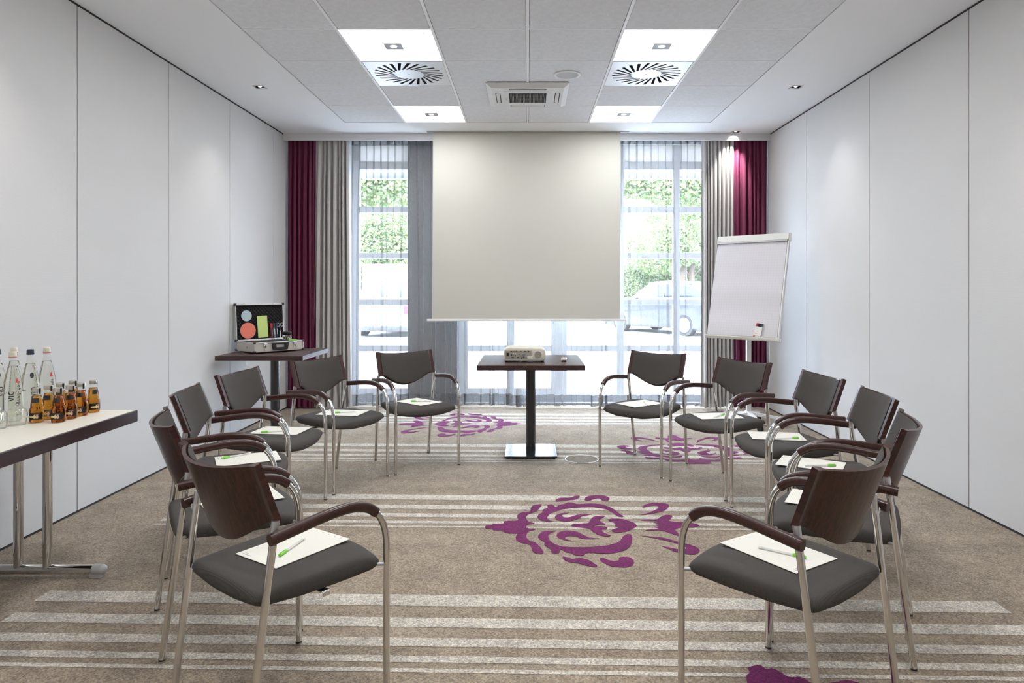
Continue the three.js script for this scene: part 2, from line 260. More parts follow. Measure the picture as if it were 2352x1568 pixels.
{ // ceiling: plaster border with a field of lay-in tiles
  const ce = struct('ceiling', 'pale grey suspended ceiling of square tiles with plaster border', 'ceiling');
  const fieldX = 1.875, fz0 = 6.94;
  const s = new THREE.Shape(); s.moveTo(XL - .1, -ZREAR - .1); s.lineTo(XR + .1, -ZREAR - .1); s.lineTo(XR + .1, 7.417); s.lineTo(XL - .1, 7.417); s.closePath();
  const hole = (x0, x1, d0, d1) => { const h = new THREE.Path(); h.moveTo(x0, d0); h.lineTo(x0, d1); h.lineTo(x1, d1); h.lineTo(x1, d0); h.closePath(); s.holes.push(h); };
  hole(-fieldX, fieldX, fz0 - .625 * 14, fz0);
  const q = .036; for (const [x, d] of [...PERIM]) hole(x - q, x + q, d - q, d + q);
  hole(-1.085, 1.095, 7.295, 7.392);
  mesh('plaster_border', boxUV(new THREE.ExtrudeGeometry(s, { depth: .02, bevelEnabled: false }).rotateX(-Math.PI / 2).translate(0, H, 0)), M.ceil, ce);
  mesh('slab', box(XL - .25, XR + .25, H + .22, H + .4, ZREAR + .2, ZOUT), M.paint, ce);
  const tg = boxUV(rbox(-.3005, .3005, .004, .022, -.307, .307, .002, 1)), skip = new Set();
  for (const r of PANEL_ROWS) { skip.add('1,' + r); skip.add('4,' + r); }
  for (const r of DIFF_ROWS) { skip.add('1,' + r); skip.add('4,' + r); }
  for (let r = 0; r < 14; r++) for (let c = 0; c < 6; c++) {
    if (skip.has(c + ',' + r)) continue;
    if ((c === 2 || c === 3) && r === 1) {   // tiles cut round the air conditioner
      const x0 = c === 2 ? -.6125 : .335, x1 = c === 2 ? -.335 : .6125; mesh('ceiling_tile', boxUV(box(x0, x1, H + .004, H + .022, -6.94 + .625 + .003, -6.94 + 1.25 - .003)), M.tile, ce); continue;
    }
    if ((c === 2 || c === 3) && r === 2) { const x0 = c === 2 ? -.6130 : .012, x1 = x0 + .601, cut = c === 2 ? [x0, -.335] : [.335, x1];
      mesh('ceiling_tile', boxUV(merge([box(x0, x1, H + .004, H + .022, -5.565, -5.068), box(cut[0], cut[1], H + .004, H + .022, -5.687, -5.565)])), M.tile, ce); continue; }
    const t = mesh('ceiling_tile', tg, M.tile, ce); t.position.set(-1.5625 + c * .625, H, -6.94 + .3125 + r * .625); t.rotation.y = (r * 7 + c * 3) % 2 ? Math.PI : 0;
    if (c === 4 && r === 2) t.rotation.z = 0;
  }
  for (let c = 0; c <= 6; c++) { const x = -1.875 + c * .625, w = c === 0 || c === 6 ? .006 : .0095; for (const [z0, z1] of c === 3 ? [[-6.94, -6.25], [-5.58, 1.81]] : [[-6.94, 1.81]]) mesh('grid_bar', box(x - w, x + w, H + .0005, H + .03, z0, z1), M.gridBar, ce); }
  for (let r = 0; r <= 14; r++) for (const [x0, x1] of r === 2 ? [[-1.875, -.335], [.335, 1.875]] : [[-1.875, 1.875]]) mesh('grid_bar', box(x0, x1, H + .0025, H + .03, -6.94 + r * .625 - .0035, -6.94 + r * .625 + .0035), M.gridBar, ce);
  mesh('plenum_cover', box(-1.95, 1.95, H + .19, H + .2, -7.0, -6.94 + .625 * 14 + .05), M.gap, ce);
}
function panelWall(name, x, side, seams, wide, label) {
  const w = struct(name, label, 'wall');
  mesh('core', box(x + side * .06, x + side * .2, -.05, H + .3, ZREAR + .2, ZOUT), M.gap, w);
  const edges = [ZF * -1, ...seams, -ZREAR];
  for (let i = 0; i + 1 < edges.length; i++) {
    const g0 = wide.includes(i) ? .006 : .0025, g1 = wide.includes(i + 1) ? .006 : .0025;
    mesh('panel', boxUV(rbox(x, x + side * .06, .014, H - .014, -(edges[i] - (i ? g0 : 0)), -(edges[i + 1] + g1), .0015, 1)), M.wall, w);
    if (i) mesh('joint_profile', box(x + side * .004, x + side * .01, .014, H - .014, -edges[i] - g0, -edges[i] + g0), wide.includes(i) ? M.lampFrame : M.gap, w);
  }
  mesh('bottom_seal', box(x + side * .004, x + side * .06, 0, .014, ZREAR, ZF), M.dark, w);
  mesh('top_seal', box(x + side * .002, x + side * .06, H - .014, H, ZREAR, ZF), M.dark, w);
}
panelWall('wall_left', XL, -1, [7.132, 6.089, 5.054, 4.026, 3.0, 1.97, .94, -.09, -1.12], [4], 'white ribbed movable partition wall of tall panels on the left');
panelWall('wall_right', XR, 1, [6.458, 5.27, 4.084, 2.897, 1.71, .52, -.67], [3], 'white ribbed movable partition wall of tall panels on the right');
{ const w = struct('wall_rear', 'plain painted wall behind the camera', 'wall'); mesh('plaster', box(XL - .2, XR + .2, -.05, H + .4, ZREAR, ZREAR + .2), M.paint, w);
  const d = struct('door_1', 'dark wooden door in the wall behind the camera', 'door'); mesh('leaf', rbox(.9, 1.9, 0, 2.1, ZREAR - .04, ZREAR - .001, .006), M.tableWood, d); mesh('handle', bar(V(1.0, 1.05, ZREAR - .08), V(1.13, 1.05, ZREAR - .08), .01), M.chrome, d); }
{ // facade with two glazed openings
  const w = struct('wall_window', 'window wall with grey pier between two floor-length glazed openings', 'wall');
  const X0 = XL - .2, X1 = XR + .2, TOP = 2.79, A0 = -2.03, A1 = -1.365, B0 = -.80, B1 = 2.28;
  mesh('pier', box(A1, B0, -.05, H + .3, ZF, ZOUT), M.pier, w);
  mesh('jamb', box(X0, A0, -.05, H + .3, ZF, ZOUT), M.reveal, w); mesh('jamb', box(B1, X1, -.05, H + .3, ZF, ZOUT), M.reveal, w);
  mesh('lintel', box(A0, A1, TOP + .19, H + .3, ZF, ZOUT), M.reveal, w); mesh('lintel', box(B0, B1, TOP + .19, H + .3, ZF, ZOUT), M.reveal, w);
  mesh('sill', box(A0, A1, -.05, .02, ZF, ZOUT), M.reveal, w); mesh('sill', box(B0, B1, -.05, .02, ZF, ZOUT), M.reveal, w);
  const zf = -7.86, zr = -7.93, T = [[.02, .171], [.596, .667], [1.133, 1.198], [1.669, 1.735], [2.2, 2.271], [2.70, TOP]];
  const makeWindow = (name, label, posts, low) => {
    const win = struct(name, label, 'window');
    for (const [a, b] of posts) mesh('post', rbox(a, b, .02, TOP + .19, zf, zr, .004, 1), M.frameWhite, win);
    for (let i = 0; i + 1 < posts.length; i++) {
      const a = posts[i][1], b = posts[i + 1][0];
      T.forEach(([y0, y1], k) => mesh('transom', rbox(a, b, y0, k === 0 ? low[i] : y1, zf, zr, .004, 1), M.frameWhite, win));
      for (let k = 0; k + 1 < T.length; k++) mesh('pane', box(a - .01, b + .01, (k ? T[k][1] : low[i]) - .01, T[k + 1][0] + .01, -7.893, -7.897), M.glassPane, win);
      mesh('top_panel', box(a, b, TOP, TOP + .19, -7.885, -7.905), M.opal, win);
      mesh('shutter_box', rbox(a, b, 2.61, 2.735, -7.965, -8.045, .004, 1), M.frameWhite, win);
    }
  };
  makeWindow('window_1', 'narrow glazed window left of the projection screen', [[A0, -1.945], [-1.388, A1]], [.171]);
  makeWindow('window_2', 'wide glazed window and door behind the projection screen', [[B0, -.69], [-.24, -.155], [.27, .455], [1.03, 1.115], [1.685, 1.76], [2.2, B1]], [.171, .171, .10, .10, .10]);
  mesh('trim_board', box(XL, XR, H - .078, H + .02, ZB, ZB - .02), M.paint, struct('trim_1', 'white fascia board above the curtains', 'trim'));
  mesh('pocket_cover', box(XL, XR, H, H + .02, ZB - .02, ZF), M.paint, w);
}
// ================================================================= CEILING FITTINGS
function spot(x, y, z, tx, ty, tz, power, angle, color = lin(1, .95, .88), blend = .6, soft = 1.5) {
  const l = new THREE.SpotLight(color, power, 0, angle, blend, 2); l.position.set(x, y, z); l.target.position.set(tx, ty, tz); l.castShadow = true; l.shadow.radius = soft;
  l.name = 'lamp_light'; scene.add(l, l.target);
}
function rectLight(x, y, z, w, d, power) {
  const l = new THREE.RectAreaLight(lin(.965, .985, 1), power, w, d); l.position.set(x, y, z); l.lookAt(x, y - 1, z); l.name = 'panel_light'; scene.add(l);
}
{
  const inner = .0625, outer = .3;
  const s = new THREE.Shape(); s.moveTo(-outer, -outer); s.lineTo(outer, -outer); s.lineTo(outer, outer); s.lineTo(-outer, outer); s.closePath();
  const h = new THREE.Path(); h.moveTo(-inner, -inner); h.lineTo(-inner, inner); h.lineTo(inner, inner); h.lineTo(inner, -inner); h.closePath(); s.holes.push(h);
  const plate = new THREE.ExtrudeGeometry(s, { depth: .006, bevelEnabled: false }).rotateX(-Math.PI / 2);
  const where = { '1,0': 'square light panel nearest the screen, left of the air conditioner', '4,0': 'square light panel nearest the screen, right of the air conditioner, with a small tag', '1,3': 'large square light panel in front of the left swirl air outlet', '4,3': 'large square light panel in front of the right swirl air outlet' };
  for (const r of PANEL_ROWS) for (const c of [1, 4]) {
    const x = -1.5625 + c * .625, z = -6.94 + .3125 + r * .625;
    const t = thing('ceiling_light_panel', where[c + ',' + r] ?? `square light panel out of view overhead, ${c === 1 ? 'left' : 'right'} column, place ${PANEL_ROWS.indexOf(r) + 1} from the window`, 'ceiling light', [x, H + .002, z], 0, 'square ceiling light panels');
    if (!t.userData.group) t.userData.group = 'square ceiling light panels';
    mesh('light_diffuser', plate, M.glow, t);
    mesh('lamp_tray', box(-.0622, .0622, .001, .012, -.0622, .0622), M.lampTray, t);
    mesh('lamp_bulb', cyl(.023, .025, .003, 28), M.lamp, t).position.y = -.0005;
    for (const a of [-1, 1]) for (const b of [-1, 1]) mesh('screw', cyl(.005, .005, .003, 8), M.dark, t).position.set(a * .25, -.001, b * .25);
    if (c === 4 && r === 0) mesh('tag', box(.075, .105, -.001, 0, -.03, .05), M.lampFrame, t);
    const w = outer - inner, m = (outer + inner) / 2;
    rectLight(x - m, H - .004, z, w, 2 * outer, PANEL_LIGHT); rectLight(x + m, H - .004, z, w, 2 * outer, PANEL_LIGHT);
    rectLight(x, H - .004, z - m, 2 * inner, w, PANEL_LIGHT); rectLight(x, H - .004, z + m, 2 * inner, w, PANEL_LIGHT);
    spot(x, H + .003, z, x, 0, z, DOWN_LIGHT, .75);
  }
}
{ // swirl air outlets
  const s = new THREE.Shape(); const o = .3; s.moveTo(-o, -o); s.lineTo(o, -o); s.lineTo(o, o); s.lineTo(-o, o); s.closePath();
  for (let k = 0; k < 24; k++) {
    const a = k / 24 * Math.PI * 2, h = new THREE.Path(), dir = a + .72, cx = Math.cos(a) * .118, cy = Math.sin(a) * .118, L = .168, w = .0105;
    const ux = Math.cos(dir), uy = Math.sin(dir); const P = [[0, -w * .8], [L, -w * 1.25], [L, w * 1.25], [0, w * .8]].map(([p, q]) => [cx + ux * p - uy * q, cy + uy * p + ux * q]);
    P.reverse().forEach(([x, y], i) => (i ? h.lineTo(x, y) : h.moveTo(x, y))); h.closePath(); s.holes.push(h);
  }
  const plate = new THREE.ExtrudeGeometry(s, { depth: .0035, bevelEnabled: false }).rotateX(-Math.PI / 2);
  for (const r of DIFF_ROWS) for (const c of [1, 4]) {
    const vis = r === 2, t = thing('swirl_air_outlet', vis ? (c === 1 ? 'white swirl air outlet with radial slots, left one' : 'white swirl air outlet with radial slots, right one beside the round loudspeaker') : `swirl air outlet out of view overhead, ${c === 1 ? 'left' : 'right'} column`, 'air vent', [-1.5625 + c * .625, H + .003, -6.94 + .3125 + r * .625], 0, 'swirl air outlets');
    mesh('faceplate', plate, M.diffuserPlate, t); mesh('plenum_box', hollow(-.298, .298, .0035, .185, -.298, .298), M.galvanised, t); mesh('centre_screw', cyl(.006, .006, .002, 10), M.lampFrame, t).position.y = -.002;
  }
}
{ // ceiling cassette air conditioner
  const t = thing('air_conditioner', 'white ceiling cassette air conditioner with a dark square grille', 'air conditioner', [0, H, -5.915]);
  const ring = (w, y) => [[-w, y, -w], [w, y, -w], [w, y, w], [-w, y, w]];
  const g = new THREE.BufferGeometry(), P = [ring(.345, 0), ring(.345, -.006), ring(.30, -.034)], pos = [];
  for (let k = 0; k + 1 < P.length; k++) for (let i = 0; i < 4; i++) { const j = (i + 1) % 4; const q = [P[k][i], P[k][j], P[k + 1][j], P[k + 1][i]]; for (const n of [0, 1, 2, 0, 2, 3]) pos.push(...q[n]); }
  g.setAttribute('position', new THREE.Float32BufferAttribute(pos, 3)); g.setAttribute('uv', new THREE.Float32BufferAttribute(new Array(pos.length / 3 * 2).fill(0), 2)); g.computeVertexNormals();
  const m = M.white.clone(); m.side = THREE.DoubleSide; m.color.setRGB(.70, .70, .69); mesh('frame', g, m, t);
  { const sq = (p, w0, w1, d0, d1) => { p.moveTo(w0, d0); p.lineTo(w0, d1); p.lineTo(w1, d1); p.lineTo(w1, d0); p.closePath(); return p; };
    const face = sq(new THREE.Shape(), -.30, .30, -.30, .30); face.holes.push(sq(new THREE.Path(), -.162, .162, -.162, .152));
    for (const q of [-1, 1]) { face.holes.push(sq(new THREE.Path(), -.155, .155, q * .2535 - .0215, q * .2535 + .0215)); face.holes.push(sq(new THREE.Path(), q * .2535 - .0215, q * .2535 + .0215, -.155, .155)); }
    mesh('face', new THREE.ExtrudeGeometry(face, { depth: .003, bevelEnabled: false }).rotateX(-Math.PI / 2).translate(0, -.0345, 0), m, t); }
  mesh('filter_well', hollow(-.17, .17, -.031, .16, -.16, .17), M.galvanised, t);
  const bars = []; for (let i = 0; i <= 26; i++) { const x = -.16 + i * .0123; bars.push(box(x - .0014, x + .0014, -.037, -.026, -.15, .16)); }
  for (let i = 0; i <= 3; i++) { const z = -.15 + i * .1033; bars.push(box(-.162, .162, -.037, -.028, z - .002, z + .002)); }
  mesh('grille', merge(bars), std({ color: lin(.36, .36, .36), roughness: .6 }), t);
  mesh('grille_rim', merge([box(-.2, .2, -.038, -.0345, .162, .2), box(-.2, .2, -.038, -.0345, -.2, -.152), box(-.2, -.162, -.038, -.0345, -.152, .162), box(.162, .2, -.038, -.0345, -.152, .162)]), m, t);
  for (let k = 0; k < 4; k++) { const a = k * Math.PI / 2; mesh('air_duct', hollow(-.157, .157, -.031, .12, .23, .277).rotateY(a), M.galvanised, t); mesh('louver', box(-.15, .15, -.0025, .0025, -.015, .015).rotateX(.35).translate(0, -.033, .2535).rotateY(a), m, t); }
  mesh('status_lamp', box(-.192, -.185, -.0395, -.037, .0, .012), M.lampFrame, t); mesh('status_lamp', box(-.192, -.178, -.0395, -.037, -.05, -.035), M.lampFrame, t);
}
{ const t = thing('ceiling_speaker', 'round white ceiling loudspeaker near the air conditioner', 'loudspeaker', [(1303 - 1212) / F * 5.38, H, -5.38]);
  mesh('rim', lathe([[.107, .003], [.107, -.003], [.09, -.006], [.086, -.003], [.086, .003]], 40), M.white, t); mesh('grille', cyl(.087, .087, .004, 40), std({ color: lin(.5, .5, .51), roughness: .8 }), t).position.y = -.004; }
PERIM.forEach(([x, d], i) => {
  const lab = ['small square recessed downlight by the left wall', 'small square recessed downlight by the right wall', 'small square recessed downlight above the right-hand curtains'][i] ?? `small square recessed downlight out of view overhead, ${x < 0 ? 'left' : 'right'} wall, ${d > 2 ? 'nearer the table' : 'nearer the door'}`;
  const t = thing('recessed_downlight', lab, 'downlight', [x, H, -d], 0, 'small recessed downlights'); const q = .036, f = .046;
  mesh('lamp_frame', merge([box(-f, f, -.003, .002, q, f), box(-f, f, -.003, .002, -f, -q), box(-f, -q, -.003, .002, -q, q), box(q, f, -.003, .002, -q, q)]), M.lampFrame, t);
  mesh('lamp_housing', merge([box(-q - .004, -q, .002, .034, -q, q), box(q, q + .004, .002, .034, -q, q), box(-q, q, .002, .034, -q - .004, -q), box(-q, q, .002, .034, q, q + .004), box(-q, q, .03, .034, -q, q)]), M.white, t);
  mesh('lamp_bulb', lathe([[.0001, .003], [.013, .003], [.02, .016], [.012, .026], [.0001, .028]], 20), M.lamp, t);
  const side = Math.sign(x);
  spot(x, H + .012, -d, i === 2 ? x - .05 : x + side * .1, i === 2 ? 1.6 : 0, -d - (i === 2 ? .55 : 0), i === 2 ? PERIMETER_LIGHT * 5 : PERIMETER_LIGHT, i === 2 ? .52 : .76, lin(1, .96, .92), i === 2 ? .5 : .85, 1.6);
});
// ================================================================= PROJECTION SCREEN
{
  const t = thing('projection_screen', 'large blank cream roll-down projection screen in front of the window', 'screen', [0, 0, -7.335]);
  mesh('fabric', sheet((u, v) => V(lerp(-1.022, 1.002, u) - (1 - v) * .008, lerp(.995, H + .01, v), .004 * Math.sin(u * Math.PI) * (1 - v)), 24, 24), (() => { const m = M.screen; m.side = THREE.DoubleSide; return m; })(), t);
  mesh('weight_bar', rbox(-1.088, 1.058, .972, .996, -.011, .011, .004), M.white, t);
  mesh('housing', merge([box(-1.085, 1.095, H - .004, H + .01, -.055, -.012), box(-1.085, 1.095, H - .004, H + .01, .02, .04)]), M.paint, t);
  mesh('end_cap', rbox(-1.085, -1.03, H - .012, H, -.02, .03, .003), M.lampFrame, t); mesh('end_cap', rbox(1.015, 1.09, H - .012, H, -.02, .03, .003), M.lampFrame, t);
  mesh('pull_loop', new THREE.TorusGeometry(.012, .003, 6, 16).translate(.27, .962, 0), M.lampFrame, t);
}
// ================================================================= CURTAINS
function drape(name, label, m, x0, x1, z, folds, amp, s, top = H - .04, spread = 0) {
  seed = s; const n = folds * 12, ph = [], am = [], wob = [];
  for (let k = 0; k <= folds + 1; k++) { ph.push(rr(-.2, .2)); am.push(rr(.45, 1.15)); wob.push(rr(-1, 1)); }
  const cum = [0]; for (let k = 0; k < folds; k++) cum.push(cum[k] + rr(.45, 1.7)); const tot = cum[folds];
  const g = sheet((u, v) => {
    const q = u * tot; let kk = 0; while (kk < folds - 1 && cum[kk + 1] < q) kk++;
    const f = Math.min(folds - 1e-6, kk + (q - cum[kk]) / (cum[kk + 1] - cum[kk])), k = Math.floor(f), t = f - k, A = lerp(am[k], am[k + 1], t), P = lerp(ph[k], ph[k + 1], t), W = lerp(wob[k], wob[k + 1], t);
    const down = 1 - v, a = amp * A * (0.45 + 0.55 * smooth(0, .25, down));
    const y = lerp(.012 + .012 * Math.abs(W), top, v);
    const low = smooth(.25, 0, y) * .5;
    return V(lerp(x0, x1, u) + (u - .5) * spread * down + Math.sin((f + P) * Math.PI * 4) * .006 + W * .006 * down * down + low * .02 * Math.sin(f * 9 + W * 3),
      y, z + a * (2 * Math.pow(Math.abs(Math.sin((f + P * (.4 + .8 * down)) * Math.PI)), .62) - 1.2) + .008 * Math.sin(f * 17 + down * 5) * down + low * .015 * Math.sin(y * 40 + f * 5));
  }, n, 44, Math.abs(x1 - x0) * 1.8, top);
  return tag(mesh(name, g, m), label, 'curtain', 'curtains on the window wall');
}
drape('drape', 'burgundy curtain in the left corner beside the metal case', M.burgundy, -2.640, -2.345, -7.50, 6, .05, 21, H - .03, .0);
drape('drape', 'grey curtain left of the window, next to the left burgundy curtain', M.greyCloth, -2.330, -1.965, -7.49, 7, .055, 33, H - .03, .06);
drape('drape', 'grey curtain right of the window, partly behind the flip chart', M.greyCloth, 1.925, 2.275, -7.49, 8, .05, 47, H - .03, .0);
drape('drape', 'burgundy curtain in the right corner behind the flip chart', M.burgundy, 2.282, 2.636, -7.50, 6, .05, 58, H - .03, .0);
// sheers: pinch pleats, each pleat three layers of net
function sheer(x0, x1, pitch, s, label, gather, zs) {
  seed = s; const n = Math.round((x1 - x0) / pitch), prof = [];
  const top = H - .035, bot = .012, hemY = .135;
  const cols = [];
  for (let k = 0; k < n; k++) { const fw = rr(.018, .028), open = rnd() < .3 ? rr(.9, 1.7) : rr(.05, .35), jit = rr(-.3, .3), sway = rr(-.012, .012), dep = rr(.012, .045), ang = rr(0, 6.28); cols.push({ fw, open, sway, dep, ang, jit }); }
  const g = (v, k) => { const c = cols[k]; return c.fw * lerp(1, c.open, smooth(0, .45, 1 - v)) * (1 + .25 * Math.sin(c.ang + v * 4)); };
  const X = (k, part, v) => { const c = cols[Math.min(k, n - 1)], b = lerp(x0, x1, (k + (k ? c.jit * smooth(0, .5, 1 - v) : 0)) / n) + c.sway * (1 - v) * 1.2 + gather(k / n, v); const w = g(v, Math.min(k, n - 1)); return [b, b + w, b + w * .12, b + w * 1.12, b + (pitch + w) * .62][part]; };
  const Z = (k, part, v) => { const c = cols[Math.min(k, n - 1)], d = lerp(.010, c.dep, smooth(0, .3, 1 - v)); return [0, d * .5, d, d * 1.2, -.006 * Math.sin(c.ang + v * 3)][part]; };
  const build = (vA, vB, rows, m, name) => {
    const parts = 5, nu = n * parts, pos = [], uv = [], idx = [];
    for (let j = 0; j <= rows; j++) { const v = lerp(vA, vB, j / rows), y0 = lerp(bot, top, v);
      for (let i = 0; i <= nu; i++) { const k = Math.floor(i / parts), p = i % parts; pos.push(k >= n ? x1 + gather(1, v) : X(k, p, v), y0 + (k >= n ? 0 : .010 * (1 + Math.sin(cols[k].ang + p * .5)) * smooth(.12, 0, v)), zs + (k >= n ? 0 : Z(k, p, v))); uv.push(i * .02, y0); } }
    for (let j = 0; j < rows; j++) for (let i = 0; i < nu; i++) { const a = j * (nu + 1) + i, b = a + nu + 1; idx.push(a, a + 1, b + 1, a, b + 1, b); }
    const G = new THREE.BufferGeometry(); G.setAttribute('position', new THREE.Float32BufferAttribute(pos, 3)); G.setAttribute('uv', new THREE.Float32BufferAttribute(uv, 2)); G.setIndex(idx); G.computeVertexNormals(); return mesh(name, G, m, t);
  };
  const t = thing('sheer_curtain', label, 'curtain', [0, 0, 0], 0, 'sheer net curtains');
  const vh = (hemY - bot) / (top - bot), vt = 1 - .055 / (top - bot);
  build(vh, vt, 30, M.sheer, 'net'); build(0, vh, 4, M.hem, 'hem'); build(vt, 1, 1, M.hem, 'header_tape');
}
sheer(-1.975, -.14, .0795, 5, 'left sheer grey net curtain, pleated, running behind the screen to its middle', (u, v) => -.03 * smooth(.8, 1, u) * smooth(.35, .1, v), -7.625);
sheer(-.27, 1.93, .082, 9, 'right sheer grey net curtain, pleated, in front of the wide window', (u, v) => .03 * smooth(.12, 0, u) * smooth(.35, .1, v), -7.56);
// ================================================================= CHAIRS
const CH = {};
{
  const crease = .6;
  const W = .232, band = .86, slope = -.36;
  const zc = (s) => { const t = Math.min(1, Math.abs(s) / band); return -.132 - .062 * (1 - Math.pow(t, 2.1)); };
  const yTop = (s) => .838 - .02 * (1 - s * s);
  const yBot = (s) => { const t = Math.abs(s) / .84; return .659 - (t < 1 ? .082 * (1 - t * t) * (1 - .25 * t * t) : 0); };
  const back = (s, v, off) => { const y = lerp(yBot(s), yTop(s), v), sx = (Math.abs(s) > band ? (Math.abs(s) - band) * .0 : 0); return V(s * W - 0 * sx, y + off * .33, zc(s) + slope * (y - .659) + off); };
  const bandT = (s) => .011 + .009 * smooth(band - .02, band + .02, Math.abs(s));
  CH.shell = thickSheet((u, v) => back(u * 2 - 1, v, (bandT(u * 2 - 1) - .011) / 2), 60, 12, (u) => bandT(u * 2 - 1), .5, .46, .26);
  CH.pad = thickSheet((u, v) => { const s = (u * 2 - 1) * .865, e = .035; return back(s, lerp(e, 1 - .03, v), .0135); }, 40, 14, (u, v) => { const d = Math.min(u, 1 - u) * 8, q = Math.min(v, 1 - v) * 5; return .004 + .017 * Math.sqrt(clamp(Math.min(d, q))); }, 1.2, .42, .24);
  // seat cushion: rings around a trapezoid with a bowed front
  const sh = new THREE.Shape(); sh.moveTo(-.185, -.178); sh.quadraticCurveTo(0, -.192, .185, -.178); sh.quadraticCurveTo(.203, -.175, .206, -.155);
  sh.quadraticCurveTo(.226, .04, .238, .205); sh.quadraticCurveTo(.241, .232, .222, .244); sh.quadraticCurveTo(0, .312, -.222, .244); sh.quadraticCurveTo(-.241, .232, -.238, .205); sh.quadraticCurveTo(-.226, .04, -.206, -.155); sh.quadraticCurveTo(-.203, -.175, -.185, -.178);
  const out = sh.getSpacedPoints(120).slice(0, 120), corners = [[-.2, -.175], [.2, -.175], [.238, .235], [-.238, .235]];
  const rings = [[0, .4635, 0], [.3, .464, 0], [.6, .465, 0], [.82, .4655, 0], [.92, .464, 0], [.965, .460, 0], [.99, .453, .2], [1, .445, .5], [.99, .436, .8], [.955, .428, 1], [.86, .424, 1], [.5, .424, .7], [0, .424, .5]];
  const pos = [], uv = [], idx = [];
  rings.forEach(([k, y, b]) => out.forEach((p) => { const c = clamp(Math.min(...corners.map(([a, d]) => Math.hypot(p.x - a, p.y - d))) / .13), z0 = .03; const front = smooth(.1, .27, p.y); pos.push(p.x * k, y - b * (.004 + .012 * c + .008 * front * c) + (k > .9 ? -(1 - c) * .004 : 0) - smooth(.15, .27, p.y * k) * .012 * (b < .6 ? 1 : .4), z0 + (p.y - z0) * k); uv.push(p.x * k, p.y * k); }));
  const N = out.length; for (let r = 0; r + 1 < rings.length; r++) for (let i = 0; i < N; i++) { const j = (i + 1) % N, a = r * N + i, b = r * N + j, c = a + N, d = b + N; idx.push(a, b, d, a, d, c); }
  let g = new THREE.BufferGeometry(); g.setAttribute('position', new THREE.Float32BufferAttribute(pos, 3)); g.setAttribute('uv', new THREE.Float32BufferAttribute(uv, 2)); g.setIndex(idx); g = mergeVertices(g, 1e-6); g.computeVertexNormals();
  { // make sure it faces outwards
    const n = g.attributes.normal; let up = 0; for (let i = 0; i < 40; i++) up += n.getY(i); if (up < 0) { const q = g.index.array; for (let i = 0; i < q.length; i += 3) { const w = q[i]; q[i] = q[i + 1]; q[i + 1] = w; } g.computeVertexNormals(); }
  }
  CH.seat = g;
  const b2 = new THREE.Shape(); b2.moveTo(-.15, -.14); b2.lineTo(.15, -.14); b2.lineTo(.185, .17); b2.quadraticCurveTo(0, .22, -.185, .17); b2.closePath();
  CH.base = new THREE.ExtrudeGeometry(b2, { depth: .012, bevelEnabled: true, bevelSize: .006, bevelThickness: .003, bevelSegments: 1 }).rotateX(Math.PI / 2).translate(0, .424, 0);
  // front leg and arm in one bent tube
  const path = (sx) => new THREE.CatmullRomCurve3([[.252, .012, .25], [.252, .25, .25], [.2525, .47, .2495], [.253, .535, .244], [.254, .588, .222], [.255, .626, .182], [.256, .646, .13], [.257, .651, .07], [.258, .646, -.01], [.259, .637, -.09], [.26, .628, -.172]].map(([x, y, z]) => V(sx * x, y, z)), false, 'centripetal');
  const sub = (c, a, b, n) => { const p = []; for (let i = 0; i <= n; i++) p.push(c.getPointAt(lerp(a, b, i / n))); return new THREE.CatmullRomCurve3(p); };
  const capEnd = (c, t, r, sgn) => { const p = c.getPointAt(t), d = c.getTangentAt(t).multiplyScalar(sgn); const q = new THREE.CircleGeometry(r, 12); q.applyQuaternion(new THREE.Quaternion().setFromUnitVectors(V(0, 0, 1), d)); return q.translate(p.x, p.y, p.z); };
  CH.front = {}; CH.arm = {}; CH.rear = {}; CH.foot = cyl(.0125, .0122, .006, 16); CH.footRim = cyl(.0108, .0108, .008, 14).translate(0, .005, 0);
  for (const sx of [-1, 1]) {
    const c = path(sx), split = .612, a = sub(c, split, 1, 16), f = sub(c, 0, split + .02, 26);
    CH.front[sx] = new THREE.TubeGeometry(f, 44, .0112, 14); 
    const wood = new THREE.TubeGeometry(a, 34, 1, 16);   // oval section: taller than wide, rounded
    { const p = wood.attributes.position, P = a.getSpacedPoints(34), fr = a.computeFrenetFrames(34, false); const q = V(), nrm = wood.attributes.normal;
      for (let i = 0; i <= 34; i++) { const T = a.getTangentAt(i / 34), side = V(1, 0, 0), up = V().crossVectors(T, side).normalize(), ctr = a.getPointAt(i / 34);
        for (let j = 0; j <= 16; j++) { const th = j / 16 * Math.PI * 2, cs = Math.cos(th), sn = Math.sin(th), e = 2.6, ex = Math.sign(cs) * Math.pow(Math.abs(cs), 2 / e) * .0155, ey = Math.sign(sn) * Math.pow(Math.abs(sn), 2 / e) * .0165;
          q.copy(ctr).addScaledVector(side, ex).addScaledVector(up, ey); p.setXYZ(i * 17 + j, q.x, q.y, q.z); } }
      wood.computeVertexNormals(); }
    const ends = [0, 1].map((e) => { const T = a.getTangentAt(e), ctr = a.getPointAt(e), side = V(1, 0, 0), up = V().crossVectors(T, side).normalize(), P = [], s2 = []; for (let j = 0; j < 16; j++) { const th = j / 16 * Math.PI * 2, cs = Math.cos(th), sn = Math.sin(th), ee = 2.6; s2.push(ctr.clone().addScaledVector(side, Math.sign(cs) * Math.pow(Math.abs(cs), 2 / ee) * .0155).addScaledVector(up, Math.sign(sn) * Math.pow(Math.abs(sn), 2 / ee) * .0165)); }
      for (let j = 0; j < 16; j++) { const A = s2[j], B = s2[(j + 1) % 16]; (e ? [ctr, A, B] : [ctr, B, A]).forEach((v) => P.push(v.x, v.y, v.z)); }
